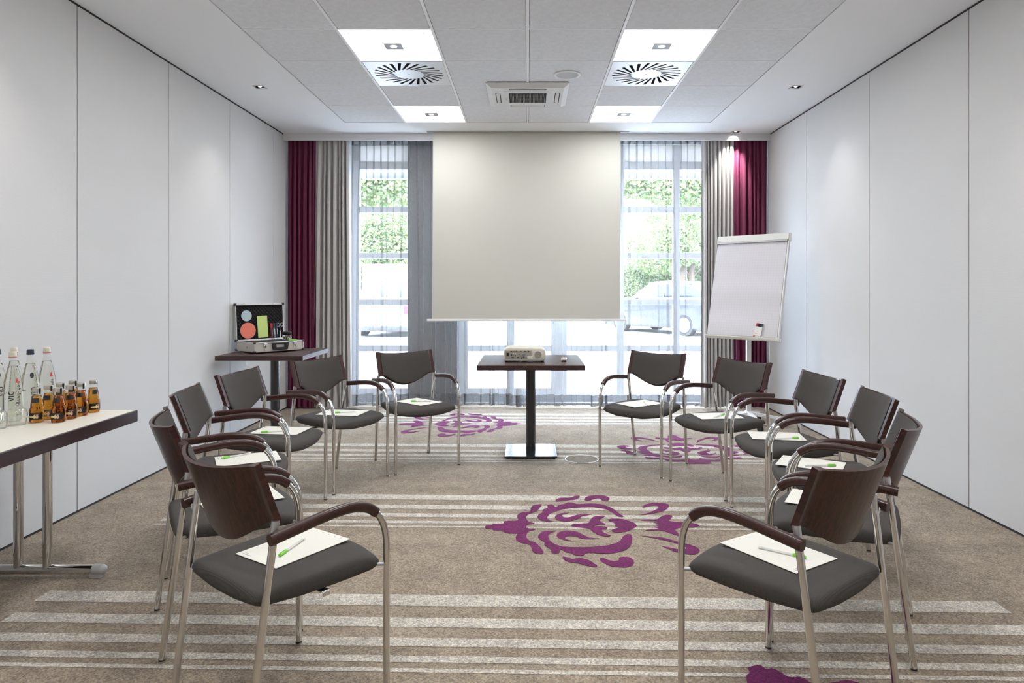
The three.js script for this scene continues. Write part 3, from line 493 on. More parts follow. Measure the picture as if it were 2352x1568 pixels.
      const G = new THREE.BufferGeometry(); G.setAttribute('position', new THREE.Float32BufferAttribute(P, 3)); G.setAttribute('uv', new THREE.Float32BufferAttribute(new Array(P.length / 3 * 2).fill(0), 2)); G.computeVertexNormals(); return G; });
    CH.arm[sx] = merge([wood, ...ends]);
    CH.rear[sx] = merge([bar(V(sx * .221, .012, -.221), V(sx * .2315, .632, -.141), .0112, 16), bar(V(sx * .2315, .60, -.144), V(sx * .256, .628, -.150), .008, 10)]);
    (CH.cap ??= {})[sx] = merge([bar(V(sx * .2315, .626, -.1418), V(sx * .2305, .668, -.1365), .0118, 16), bar(V(sx * .2315, .624, -.142), V(sx * .2313, .634, -.1408), .0128, 16)]);
    (CH.brace ??= {})[sx] = bar(V(sx * .250, .428, .245), V(-sx * .2285, .428, -.168), .0055, 12);
  }
  CH.clip = merge([rbox(-.226, -.19, .402, .407, .02, .05, .002, 1), rbox(-.231, -.2255, .392, .407, .022, .048, .002, 1)]);
  CH.rail = merge([box(-.2, .2, .408, .416, -.03, .0), box(-.2, .2, .408, .416, .08, .11)]);
}
function makeChair() {
  const t = thing('conference_chair', '', 'chair', [0, 0, 0], 0, 'armchairs set in a horseshoe');
  mesh('seat', CH.seat, M.fabric, t); mesh('seat_base', CH.base, M.blackPlastic, t); mesh('seat_rail', CH.rail, M.blackPlastic, t);
  const sh = mesh('backrest', CH.shell, M.wood, t); mesh('back_pad', CH.pad, M.fabric, sh);
  for (const s of [-1, 1]) {
    const f = mesh('leg', CH.front[s], M.chrome, t); let q = mesh('foot', CH.footRim, M.blackPlastic, f); q.position.set(s * .252, 0, .25); q = mesh('foot', CH.foot, M.chrome, f); q.position.set(s * .252, 0, .25);
    mesh('armrest', CH.arm[s], M.wood, t);
    const r = mesh('leg', CH.rear[s], M.chrome, t); q = mesh('foot', CH.footRim, M.blackPlastic, r); q.position.set(s * .221, 0, -.221); q = mesh('foot', CH.foot, M.chrome, r); q.position.set(s * .221, 0, -.221);
    mesh('back_connector', CH.cap[s], M.alu, t); mesh('cross_brace', CH.brace[s], M.lampFrame, t);
  }
  mesh('link_clip', CH.clip, M.chrome, t);
  return t;
}
// ruled sheets
const rulesTex = (() => { const c = document.createElement('canvas'); c.width = 420; c.height = 594; const g = c.getContext('2d'); g.fillStyle = '#f4f2ec'; g.fillRect(0, 0, 420, 594); g.fillStyle = '#d3d4d4'; for (let y = 78; y < 560; y += 17) g.fillRect(22, y, 376, 1.4);
  g.fillStyle = '#8a8a8c'; for (let i = 0; i < 11; i++) g.fillRect(300 + i * 8, 26, 5, 8); for (let i = 0; i < 5; i++) g.fillRect(344 + i * 8, 42, 5, 7); g.fillStyle = '#55575a'; for (let i = 0; i < 5; i++) g.fillRect(60 + i * 62, 566, 9, 5); const t = new THREE.CanvasTexture(c); t.colorSpace = THREE.SRGBColorSpace; return t; })();
M.ruled = std({ color: lin(.84, .83, .80), map: rulesTex, roughness: .8 });
const paperGeo = (() => { const g = box(-.105, .105, 0, .0016, -.1485, .1485); const p = g.attributes.position, n = g.attributes.normal, uv = g.attributes.uv; for (let i = 0; i < p.count; i++) uv.setXY(i, n.getY(i) > .5 ? p.getX(i) / .21 + .5 : .02, n.getY(i) > .5 ? -p.getZ(i) / .297 + .5 : .99); return g; })();
const penParts = { cap: merge([bar(V(0, .0052, -.075), V(0, .0052, -.035), .0052, 12), box(-.0016, .0016, .009, .0118, -.072, -.04)]), body: bar(V(0, .0045, -.035), V(0, .0045, .066), .0038, 12), tip: bar(V(0, .0045, .066), V(0, .0045, .075), .0045, 12) };
M.green = std({ color: lin(.20, .62, .05), roughness: .35 }); M.penClear = phy({ color: lin(.86, .86, .84), roughness: .25, transmission: .35, thickness: 0 });
const chairs = [
  // x, z, degrees, label, sheet [x, z, turn], pen [x, z, turn] in the chair's own axes, words for the sheet and pen
  ['R6', .891, -5.1, -38.2, 'armchair just right of the projector table, facing the room', [-.032, .042, -18], [.014, .038, 38], 'on the seat just right of the projector table'],
  ['R5', 1.325, -4.58, -59.9, 'armchair in front of the flip chart, second from the table on the right', [-.035, .03, -24], [-.008, .038, 18], 'on the seat in front of the flip chart'],
  ['R4', 1.504, -3.885, -85.7, 'armchair third from the projector table along the right side', [-.09, .045, -14], [0, .025, 6], 'on the third seat from the table on the right'],
  ['R3', 1.472, -3.249, -98.5, 'armchair fourth from the projector table along the right side', [-.089, .09, -22], [-.037, .06, 8], 'on the fourth seat from the table on the right'],
  ['R2', 1.252, -2.664, -117.8, 'right-hand armchair half hidden behind the nearest right armchair', [-.075, .076, -2], null, 'half hidden by the nearest right chair back'],
  ['R1', .849, -2.157, -141.3, 'nearest right armchair, its dark wooden back turned to the camera', [-.033, .083, -6], [-.018, .057, 15], 'on the nearest seat at the right'],
  ['L1', -.817, -2.196, 141.4, 'nearest left armchair, its dark wooden back turned to the camera', [.025, .087, 5], [.013, .071, 27], 'on the nearest seat at the left'],
  ['L2', -1.226, -2.725, 120.5, 'left-hand armchair half hidden behind the nearest left armchair', [.045, .074, 6], null, 'half hidden by the nearest left chair back'],
  ['L3', -1.485, -3.37, 102.3, 'armchair fourth from the projector table along the left side', [.062, .08, 15], [.113, .016, 37], 'on the fourth seat from the table on the left'],
  ['L4', -1.544, -4.04, 83.6, 'armchair third from the projector table along the left side', [.09, .035, 0], [.03, .025, 21], 'on the third seat from the table on the left'],
  ['L5', -1.332, -4.707, 59.4, 'armchair in front of the corner table, second from the table on the left', [.03, .04, 20], [.03, .062, 50], 'on the seat in front of the corner table'],
  ['L6', -.864, -5.173, 33.5, 'armchair just left of the projector table, facing the room', [.025, .027, 16], [.035, .049, 56], 'on the seat just left of the projector table'],
];
const chair0 = makeChair(); let sheet0, pen0;
chairs.forEach(([id, x, z, deg, label, sh, pn, words], i) => {
  const a = deg * Math.PI / 180; let c = chair0; if (i) c = copyOf(chair0, [x, 0, z], a, label); else { c.position.set(x, 0, z); c.rotation.y = a; c.userData.label = label; }
  const world = (lx, lz) => [x + lx * Math.cos(a) + lz * Math.sin(a), z - lx * Math.sin(a) + lz * Math.cos(a)];
  { const [wx, wz] = world(sh[0], sh[1]), lab = 'ruled white sheet of paper ' + words; const flip = 0, turn = a + sh[2] * Math.PI / 180;
    if (!sheet0) { sheet0 = mesh('writing_paper', paperGeo, M.ruled); tag(sheet0, lab, 'paper', 'ruled sheets on the chairs'); sheet0.position.set(wx, .467, wz); sheet0.rotation.y = turn; } else copyOf(sheet0, [wx, .467, wz], turn, lab); }
  if (pn) { const [wx, wz] = world(pn[0], pn[1]), lab = 'green-capped ballpoint pen ' + words, turn = a + pn[2] * Math.PI / 180;
    if (!pen0) { pen0 = thing('ballpoint_pen', lab, 'pen', [wx, .4687, wz], turn, 'pens on the sheets'); mesh('cap', penParts.cap, M.green, pen0); mesh('barrel', penParts.body, M.penClear, pen0); mesh('tip', penParts.tip, M.paper, pen0); } else copyOf(pen0, [wx, .4687, wz], turn, lab); }
});
// ================================================================= TABLES
function pedestalTable(label, x, z, w, d, baseZ) {
  const t = thing('pedestal_table', label, 'table', [x, 0, z], 0, 'square pedestal tables');
  const top = mesh('table_top', boxUV(rbox(-w / 2, w / 2, .722, .76, -d / 2, d / 2, .002, 1)), M.tableWood, t);
  mesh('edge_band', boxUV(box(-w / 2 - .0008, w / 2 + .0008, .7235, .7585, -d / 2 - .0008, d / 2 + .0008)), M.tableEdge, top);
  mesh('column', cyl(.039, .039, .705, 32).translate(0, .016, baseZ), M.blackMetal, t);
  mesh('mount_plate', box(-.17, .17, .708, .722, -.17 + baseZ, .17 + baseZ), M.blackMetal, t);
  const b = mesh('foot_plate', rbox(-.205, .205, .012, .024, -.215 + baseZ, .215 + baseZ, .005), M.blackMetal, t);
  for (const a of [-1, 1]) for (const c of [-1, 1]) mesh('glide', cyl(.012, .012, .012, 12).translate(a * .18, 0, c * .19 + baseZ), M.blackPlastic, b);
}
{ const e = repeat(woodMap, 1.6); e.rotation = Math.PI / 2; M.tableEdge = phy({ color: lin(.085, .036, .032), map: e, roughness: .3 }); }
M.blackMetal = phy({ color: lin(.014, .016, .02), roughness: .22, clearcoat: .6, clearcoatRoughness: .1 });
pedestalTable('square dark wood pedestal table carrying the projector', .025, -5.41, .80, .80, -.08);
pedestalTable('square dark wood pedestal table in the left corner under the metal case', -2.252, -6.06, .735, .735, 0);
{ // white folding table at the left edge
  const t = thing('folding_table', 'white-topped folding table with dark edge and chrome legs at the left', 'table', [-2.275, 0, -2.56]);
  const w = .345, d0 = -.81, d1 = .75;
  mesh('table_top', rbox(-w, w, .672, .7295, d0 + .004, d1 - .004, .004), M.darkEdge, t);
  mesh('laminate', rbox(-w + .006, w - .006, .724, .7305, d0 + .01, d1 - .01, .002, 1), M.cream, t);
  for (const z of [-.575, .52]) {
    mesh('foot_bar', new THREE.CapsuleGeometry(.022, .60, 4, 16).rotateZ(Math.PI / 2).translate(0, .036, z), M.chrome, t);
    for (const x of [-.075, .06]) mesh('leg', bar(V(x, .036, z), V(x, .68, z), .0195, 20), M.chrome, t);
    for (const x of [-.295, .295]) { mesh('end_cap', new THREE.CapsuleGeometry(.0235, .03, 4, 16).rotateZ(Math.PI / 2).translate(x, .036, z), M.capPlastic, t); mesh('end_pad', rbox(x - .035, x + .02, 0, .02, z - .018, z + .018, .003, 1), M.capPlastic, t); }
  }
}
// ================================================================= DRINKS
const TY = .7305;
function liquidBottle(name, label, profileLow, profileNeck, liquid, [x, z], turn, group) {
  const t = thing(name, label, 'bottle', [x, TY, z], turn, group);
  mesh('filled_body', lathe(profileLow, 40), liquid, t); mesh('neck', lathe(profileNeck, 40), M.glassThin, t);
  return t;
}
const bend = (g, r, a0, y0, vertical) => { // lettering wrapped round an upright cylinder, reading upwards
  const p = g.attributes.position; for (let i = 0; i < p.count; i++) { const tx = p.getX(i), ty = p.getY(i), dz = p.getZ(i); const along = vertical ? tx : ty, round = vertical ? -ty : tx; const R = (typeof r === 'function' ? r(y0 + along) : r) + .0006 + dz, a = a0 + round / R; p.setXYZ(i, Math.sin(a) * R, y0 + along, Math.cos(a) * R); }
  g.computeVertexNormals(); return g;
};
{
  const low = [[0, .002], [.03, .002], [.036, .006], [.0385, .02], [.0385, .115], [.037, .145], [.033, .18], [.0265, .21], [.0205, .235], [.018, .248], [0, .2485]];
  const neck = [[.0182, .248], [.0155, .262], [.0135, .28], [.013, .296], [.0138, .30], [.0138, .306]];
  const rad = (y) => { for (let i = 0; i + 1 < low.length; i++) if (y >= low[i][1] && y <= low[i + 1][1]) return lerp(low[i][0], low[i + 1][0], (y - low[i][1]) / Math.max(1e-6, low[i + 1][1] - low[i][1])); return .0385; };
  const K = { ink: std({ color: lin(.02, .022, .03), roughness: .5 }), red: std({ color: lin(.62, .03, .06), roughness: .4 }), capW: std({ color: lin(.70, .66, .55), metalness: .3, roughness: .35 }), capB: std({ color: lin(.03, .035, .055), metalness: .3, roughness: .35 }) };
  const spots = [[-2.345, -3.315, 'w', 'clear mineral water bottle with cream cap at the far right of the bottles'], [-2.345, -3.205, 'b', 'clear mineral water bottle with dark cap between two cream-capped bottles'], [-2.345, -3.095, 'v', 'clear mineral water bottle with cream cap nearest the upturned glasses'], [-2.505, -3.315, 'w', 'clear mineral water bottle with cream cap at the back by the wall'], [-2.505, -3.21, 'b', 'clear mineral water bottle with dark cap at the left picture edge']];
  for (const [x, z, kind, label] of spots) {
    const t = liquidBottle('water_bottle', label, low, neck, M.water, [x, z], 0, 'water bottles on the side table');
    mesh('cap', lathe([[0, .313], [.0125, .313], [.0148, .31], [.015, .298], [.0158, .296], [.0158, .289], [.014, .288]], 28), kind === 'b' ? K.capB : K.capW, t);
    if (kind !== 'b') mesh('cap_ring', lathe([[.0142, .2885], [.0162, .2885], [.0162, .2855], [.0142, .2855]], 28), K.red, t);
    const face = .62;   // printed side, towards the camera and a little right
    if (kind !== 'w') mesh('lettering', bend(text('ViO', .021), rad, face - (kind === 'v' ? .15 : -.35), .115, true), K.ink, t);
    if (kind !== 'b') { const tri = new THREE.Shape(); tri.moveTo(-.012, -.0075); tri.lineTo(.012, 0); tri.lineTo(-.012, .0075); tri.closePath(); mesh('red_triangle', bend(new THREE.ExtrudeGeometry(tri, { depth: .0004, bevelEnabled: false }), rad, face + .55, .185, true), K.red, t); mesh('lettering', bend(text('Apollinaris', .0125), rad, face + .62, .115, true), K.ink, t); }
    else { const leaf = new THREE.Shape(); leaf.absellipse(0, 0, .013, .008, 0, Math.PI * 2); mesh('leaf_print', bend(new THREE.ExtrudeGeometry(leaf, { depth: .0004, bevelEnabled: false, curveSegments: 10 }), rad, face + .2, .193, true), K.ink, t); }
  }
}
{
  const low = [[0, .002], [.022, .002], [.0275, .005], [.0285, .014], [.0285, .056], [.0265, .064], [.0235, .069], [.0240, .074], [.0235, .085], [.0205, .105], [.0175, .12], [0, .1205]];
  const neck = [[.0176, .12], [.0155, .13], [.0152, .142]];
  const label1 = (() => { const c = document.createElement('canvas'); c.width = 512; c.height = 128; const g = c.getContext('2d'); g.fillStyle = '#0d0c0c'; g.fillRect(0, 0, 512, 128); g.fillStyle = '#e6cf86'; g.fillRect(60, 58, 260, 34); g.beginPath(); g.arc(250, 72, 34, 0, 7); g.fill(); g.fillStyle = '#d9a08a'; g.beginPath(); g.arc(330, 74, 38, 0, 7); g.fill(); g.fillStyle = '#d8d4cc'; for (let i = 0; i < 9; i++) g.fillRect(240 + i * 18, 20, 12, 6); for (let i = 0; i < 6; i++) g.fillRect(260 + i * 20, 34, 14, 4); for (let i = 0; i < 8; i++) g.fillRect(230 + i * 17, 106, 11, 4); const t = new THREE.CanvasTexture(c); t.colorSpace = THREE.SRGBColorSpace; return t; })();
  const lm = std({ map: label1, roughness: .45, side: THREE.DoubleSide }), blackL = std({ color: lin(.012, .011, .011), roughness: .4, side: THREE.DoubleSide }), lid = std({ color: lin(.60, .57, .50), metalness: 1, roughness: .32 });
  const words = ['nearest, front row right', 'nearest, front row left beside the upturned glass', 'second row right', 'second row left', 'third row right', 'third row left', 'last row right, nearest the table corner', 'last row left'];
  const zs = [-3.05, -3.13, -3.21, -3.295]; let k = 0;
  for (const z of zs) for (const x of [-2.108, -2.204]) {
    const t = liquidBottle('juice_bottle', 'small amber apple juice bottle with metal lid, ' + words[k++], low, neck, M.juice, [x, z + rr(-.004, .004)], z < -3.29 && x > -2.15 ? 1.1 : rr(.1, .45), 'juice bottles on the side table');
    mesh('lid', lathe([[0, .155], [.0165, .155], [.018, .153], [.0184, .139], [.0175, .137], [0, .137]], 28), lid, t);
    mesh('front_label', new THREE.CylinderGeometry(.0289, .0289, .030, 30, 1, true, -1.15, 2.3).translate(0, .031, 0), lm, t);
    mesh('neck_label', new THREE.CylinderGeometry(.0195, .0226, .021, 24, 1, true, -.7, 1.4).translate(0, .1, 0), blackL, t);
    mesh('seal_strip', new THREE.CylinderGeometry(.0188, .0184, .026, 8, 1, true, .75, .5).translate(0, .1405, 0), blackL, t);
  }
}
{
  const prof = [[.031, .0], [.0355, .022], [.0385, .042], [.037, .058], [.03, .07], [.016, .08], [.0065, .088], [.0042, .1], [.004, .128], [.006, .14], [.016, .1455], [.032, .1485], [.0325, .15], [.0, .1505]];
  const spots = [[-2.250, -2.995, 'upturned stemmed glass beside the front juice bottle'], [-2.275, -2.915, 'upturned stemmed glass nearest the left picture edge'], [-2.365, -3.0, 'upturned stemmed glass partly cut off at the left edge']];
  const inner = prof.slice(0, 8).map(([r, y]) => [Math.max(.0001, r - .0012), y + .0008]).reverse();
  for (const [x, z, label] of spots) { const t = thing('wine_glass', label, 'glass', [x, TY, z], 0, 'upturned glasses on the side table'); mesh('bowl', lathe([...prof.slice(0, 8), ...inner.slice(1), prof[0]], 40), M.glassSolid, t); mesh('stem', lathe([[0, .099], ...prof.slice(7, 10), [0, .141]], 20), M.glassSolid, t); mesh('foot', lathe([[0, .14], ...prof.slice(9)], 40), M.glassSolid, t); }
}
// ================================================================= PROJECTOR
{
  const t = thing('projector', 'off-white video projector seen from its socket side on the dark table', 'projector', [-.025, .76, -5.31]);
  const body = new THREE.Shape(); const w = .157, h0 = .018, h1 = .108; body.moveTo(-w + .01, h0); body.lineTo(w - .012, h0); body.quadraticCurveTo(w, h0 + .002, w, h0 + .02); body.lineTo(w, h1 - .03); body.quadraticCurveTo(w - .004, h1 - .012, w - .03, h1 - .008); body.lineTo(-w + .05, h1); body.quadraticCurveTo(-w, h1 - .004, -w, h1 - .04); body.lineTo(-w, h0 + .015); body.quadraticCurveTo(-w, h0, -w + .01, h0);
  mesh('body', toCreasedNormals(new THREE.ExtrudeGeometry(body, { depth: .20, bevelEnabled: true, bevelSize: .006, bevelThickness: .008, bevelSegments: 3, curveSegments: 8 }), .6).translate(0, 0, -.12), M.plasticWhite, t);
  const P = M.socketPlate; const bx = (n, x0, x1, y0, y1, m, dz = .0885) => mesh(n, box(x0, x1, y0, y1, .084, dz), m, t);
  mesh('socket_panel', rbox(-.147, .055, .026, .092, .082, .0893, .004), P, t);
  bx('power_socket', -.137, -.118, .048, .074, M.dark, .0905);
  const ports = [[-.108, -.094, .083, .088], [-.084, -.077, .083, .088], [-.068, -.054, .083, .089], [-.035, -.022, .084, .088], [-.004, .012, .083, .088], [.022, .038, .083, .088], [-.098, -.08, .033, .041], [-.058, -.042, .033, .041], [.04, .046, .062, .068]];
  for (const [a, b, c, d] of ports) bx('port', a, b, c, d, M.dark, .0905);
  const jack = (x, y, r, m) => mesh('jack', new THREE.CylinderGeometry(r, r, .004, 14).rotateX(Math.PI / 2).translate(x, y, .0905), m, t);
  [[-.1, .057, .005, M.dark], [-.07, .051, .004, M.dark], [-.036, .061, .0065, M.ringGrey], [-.006, .054, .012, M.ringGrey], [-.006, .04, .005, M.dark], [-.022, .034, .0045, M.dark], [-.083, .067, .004, M.cream], [-.067, .066, .004, M.cream]].forEach((q) => jack(...q));
  mesh('speaker_grille', new THREE.CylinderGeometry(.027, .027, .004, 32).rotateX(Math.PI / 2).translate(.104, .058, .0885), M.speakerCloth, t);
  bx('name_plate', .022, .062, .028, .048, M.cream, .0905);
  mesh('lens_ring', new THREE.CylinderGeometry(.035, .035, .03, 28).rotateX(Math.PI / 2).translate(.06, .06, -.14), M.blackPlastic, t);
  for (const x of [-.138, .138]) mesh('foot', lathe([[0, 0], [.012, 0], [.012, .006], [.006, .009], [.006, .02]], 16).translate(x, 0, .06), M.blackPlastic, t);
  mesh('foot', cyl(.009, .009, .02, 14).translate(-.005, 0, -.09), M.blackPlastic, t);
  const r = thing('remote_control', 'small off-white remote control right of the projector', 'remote control', [.285, .76, -5.33], -.08);
  mesh('case', rbox(-.021, .021, 0, .022, -.07, .07, .006), M.plasticWhite, r); mesh('front_window', rbox(-.019, .019, .001, .013, .066, .0715, .002, 1), M.blackPlastic, r);
  for (let i = 0; i < 6; i++) for (let j = 0; j < 3; j++) mesh('button', cyl(.0035, .0035, .002, 8), M.socketPlate, r).position.set(-.011 + j * .011, .0215, -.05 + i * .018);
}
// ================================================================= FLIP CHART
{
  const phi = .799, lean = .228, C = V(2.108, 1.342, -6.524);
  const t = thing('flip_chart', 'white flip chart easel with a gridded pad on a rolling star base', 'flip chart', [2.150, 0, -6.566], 0);
  const board = new THREE.Group(); board.name = 'board'; t.add(board);
  const right = V(Math.cos(phi), 0, Math.sin(phi)), nrm = V(-Math.sin(phi), 0, Math.cos(phi)), up = V(0, Math.cos(lean), 0).addScaledVector(nrm, -Math.sin(lean)).normalize(), out = V().crossVectors(right, up);
  board.matrixAutoUpdate = true; const mt = new THREE.Matrix4().makeBasis(right, up, out); board.quaternion.setFromRotationMatrix(mt); board.position.set(C.x - 2.150, C.y, C.z + 6.566);
  const W = .369, Hh = .5;
  mesh('back_plate', rbox(-W, W, -Hh, Hh, -.022, -.004, .004), M.white, board);
  mesh('side_frame', rbox(W - .012, W, -Hh, Hh, -.024, .008, .003, 1), M.white, board); mesh('side_frame', rbox(-W, -W + .006, -Hh, Hh, -.024, .004, .002, 1), M.white, board);
  const sheetM = (() => { const c = document.createElement('canvas'); c.width = 720; c.height = 1000; const g = c.getContext('2d'); g.fillStyle = '#f1eff2'; g.fillRect(0, 0, 720, 1000); g.fillStyle = '#e6e4e8'; for (let x = 0; x < 720; x += 28) g.fillRect(x, 0, 2.2, 1000); for (let y = 0; y < 1000; y += 28) g.fillRect(0, y, 720, 2.2); const tx = new THREE.CanvasTexture(c); tx.colorSpace = THREE.SRGBColorSpace; return std({ color: lin(.74, .73, .745), map: tx, roughness: .75 }); })();
  const pad = thickSheet((u, v) => V(lerp(-W + .008, W - .016, u), lerp(-Hh + .022, Hh - .062, v), .002 + .0035 * Math.sin(v * 17) * smooth(1, .6, v) + .004 * smooth(.5, 0, v) * Math.sin(u * 3 + v * 9)), 14, 48, .008, .6); mesh('paper_pad', pad, sheetM, board);
  const clip = mesh('clamp_bar', rbox(-W - .002, W + .002, Hh - .055, Hh + .012, -.006, .024, .006), M.silver, board); mesh('clamp_lip', rbox(-W, W - .01, Hh - .068, Hh - .052, .002, .022, .004, 1), M.lampFrame, clip);
  for (let i = 0; i < 7; i++) mesh('maker_mark', box(-W + .012 + i * .007, -W + .0165 + i * .007, Hh - .04, Hh - .034, .0238, .0245), M.lampFrame, clip);
  mesh('end_bracket', rbox(W - .006, W + .01, Hh - .06, Hh + .014, -.026, .012, .004, 1), M.white, board);
  mesh('pen_tray', merge([rbox(-W - .004, W + .004, -Hh - .012, -Hh + .006, -.022, .036, .003, 1), rbox(-W - .004, W + .004, -Hh - .012, -Hh + .014, .031, .036, .002, 1)]), M.plasticCream, board);
  mesh('end_bracket', rbox(W - .02, W + .012, -Hh - .018, -Hh + .02, -.026, .03, .004, 1), M.white, board);
  mesh('column', rbox(-.022, .022, .10, 1.25, -.022 - .05, .022 - .05, .006), M.silver, t);
  mesh('column_clamp', rbox(-.05, .05, 1.05, 1.3, -.06, .02, .006).rotateY(-phi).translate(.01, 0, -.01), M.silver, t);
  mesh('hub', cyl(.05, .035, .05, 24).translate(0, .085, -.05), M.white, t);
  for (let k = 0; k < 5; k++) {
    const a = -.30 + k / 5 * Math.PI * 2, cx = Math.cos(a), cz = -Math.sin(a);
    const g = thickSheet((u, v) => V(lerp(.02, .335, v), lerp(.108, .072, Math.pow(v, 1.2)), (u - .5) * lerp(.05, .028, v)), 4, 8, (u, v) => lerp(.034, .018, v), .6).rotateY(a);
    const leg = mesh('base_leg', g.translate(0, 0, -.05), M.white, t);
    mesh('caster', merge([new THREE.CylinderGeometry(.026, .026, .012, 18).rotateX(Math.PI / 2).translate(0, .026, -.011), new THREE.CylinderGeometry(.026, .026, .012, 18).rotateX(Math.PI / 2).translate(0, .026, .011), cyl(.006, .006, .03, 8).translate(0, .04, 0)]).rotateY(a * 1.7 + .4).translate(cx * .322, 0, cz * .322 - .05), M.blackPlastic, leg);
  }
  mesh('hanging_cord', tube([V(.165, .82, .06), V(.168, .6, .05), V(.162, .35, .05), V(.15, .12, .04), V(.10, .09, .0)], .0035, 24, 6), M.white, t);
  // marker pack standing in the tray
  const at = (x, y, z) => C.clone().addScaledVector(right, x).addScaledVector(up, y).addScaledVector(out, z);
  const p = at(.165, -Hh + .0075, .0205), mp = thing('marker_pack', 'pack of board markers with red and black caps in the flip chart tray', 'markers', [p.x, p.y, p.z]); mp.quaternion.setFromRotationMatrix(mt).multiply(new THREE.Quaternion().setFromAxisAngle(V(0, 0, 1), -.12));
  mesh('sleeve', rbox(-.036, .036, .0, .105, -.009, .009, .004), M.packWhite, mp);
  const mk = [M.red, M.blackPlastic, M.blackPlastic, M.darkTeal]; mk.forEach((m, i) => { mesh('marker_cap', cyl(.0085, .0085, .032, 14).translate(-.0265 + i * .0177, .105, 0), m, mp); });
  mesh('pack_foot', rbox(-.0362, .0362, .0, .022, -.0093, .0093, .003, 1), M.lampFrame, mp); mesh('pack_corner', rbox(-.0364, -.02, .0, .022, -.0095, .0096, .003, 1), M.red, mp);
  for (let i = 0; i < 3; i++) mesh('pack_symbol', new THREE.CylinderGeometry(.0065, .0065, .001, 12).rotateX(Math.PI / 2).translate(-.008 + i * .016, .011, .0096), M.packWhite, mp);
  mesh('pack_print', box(-.016, .028, .082, .087, .0088, .0095), M.lampFrame, mp); mesh('pack_print', box(-.033, -.005, .038, .043, .0088, .0095), M.red, mp);
}
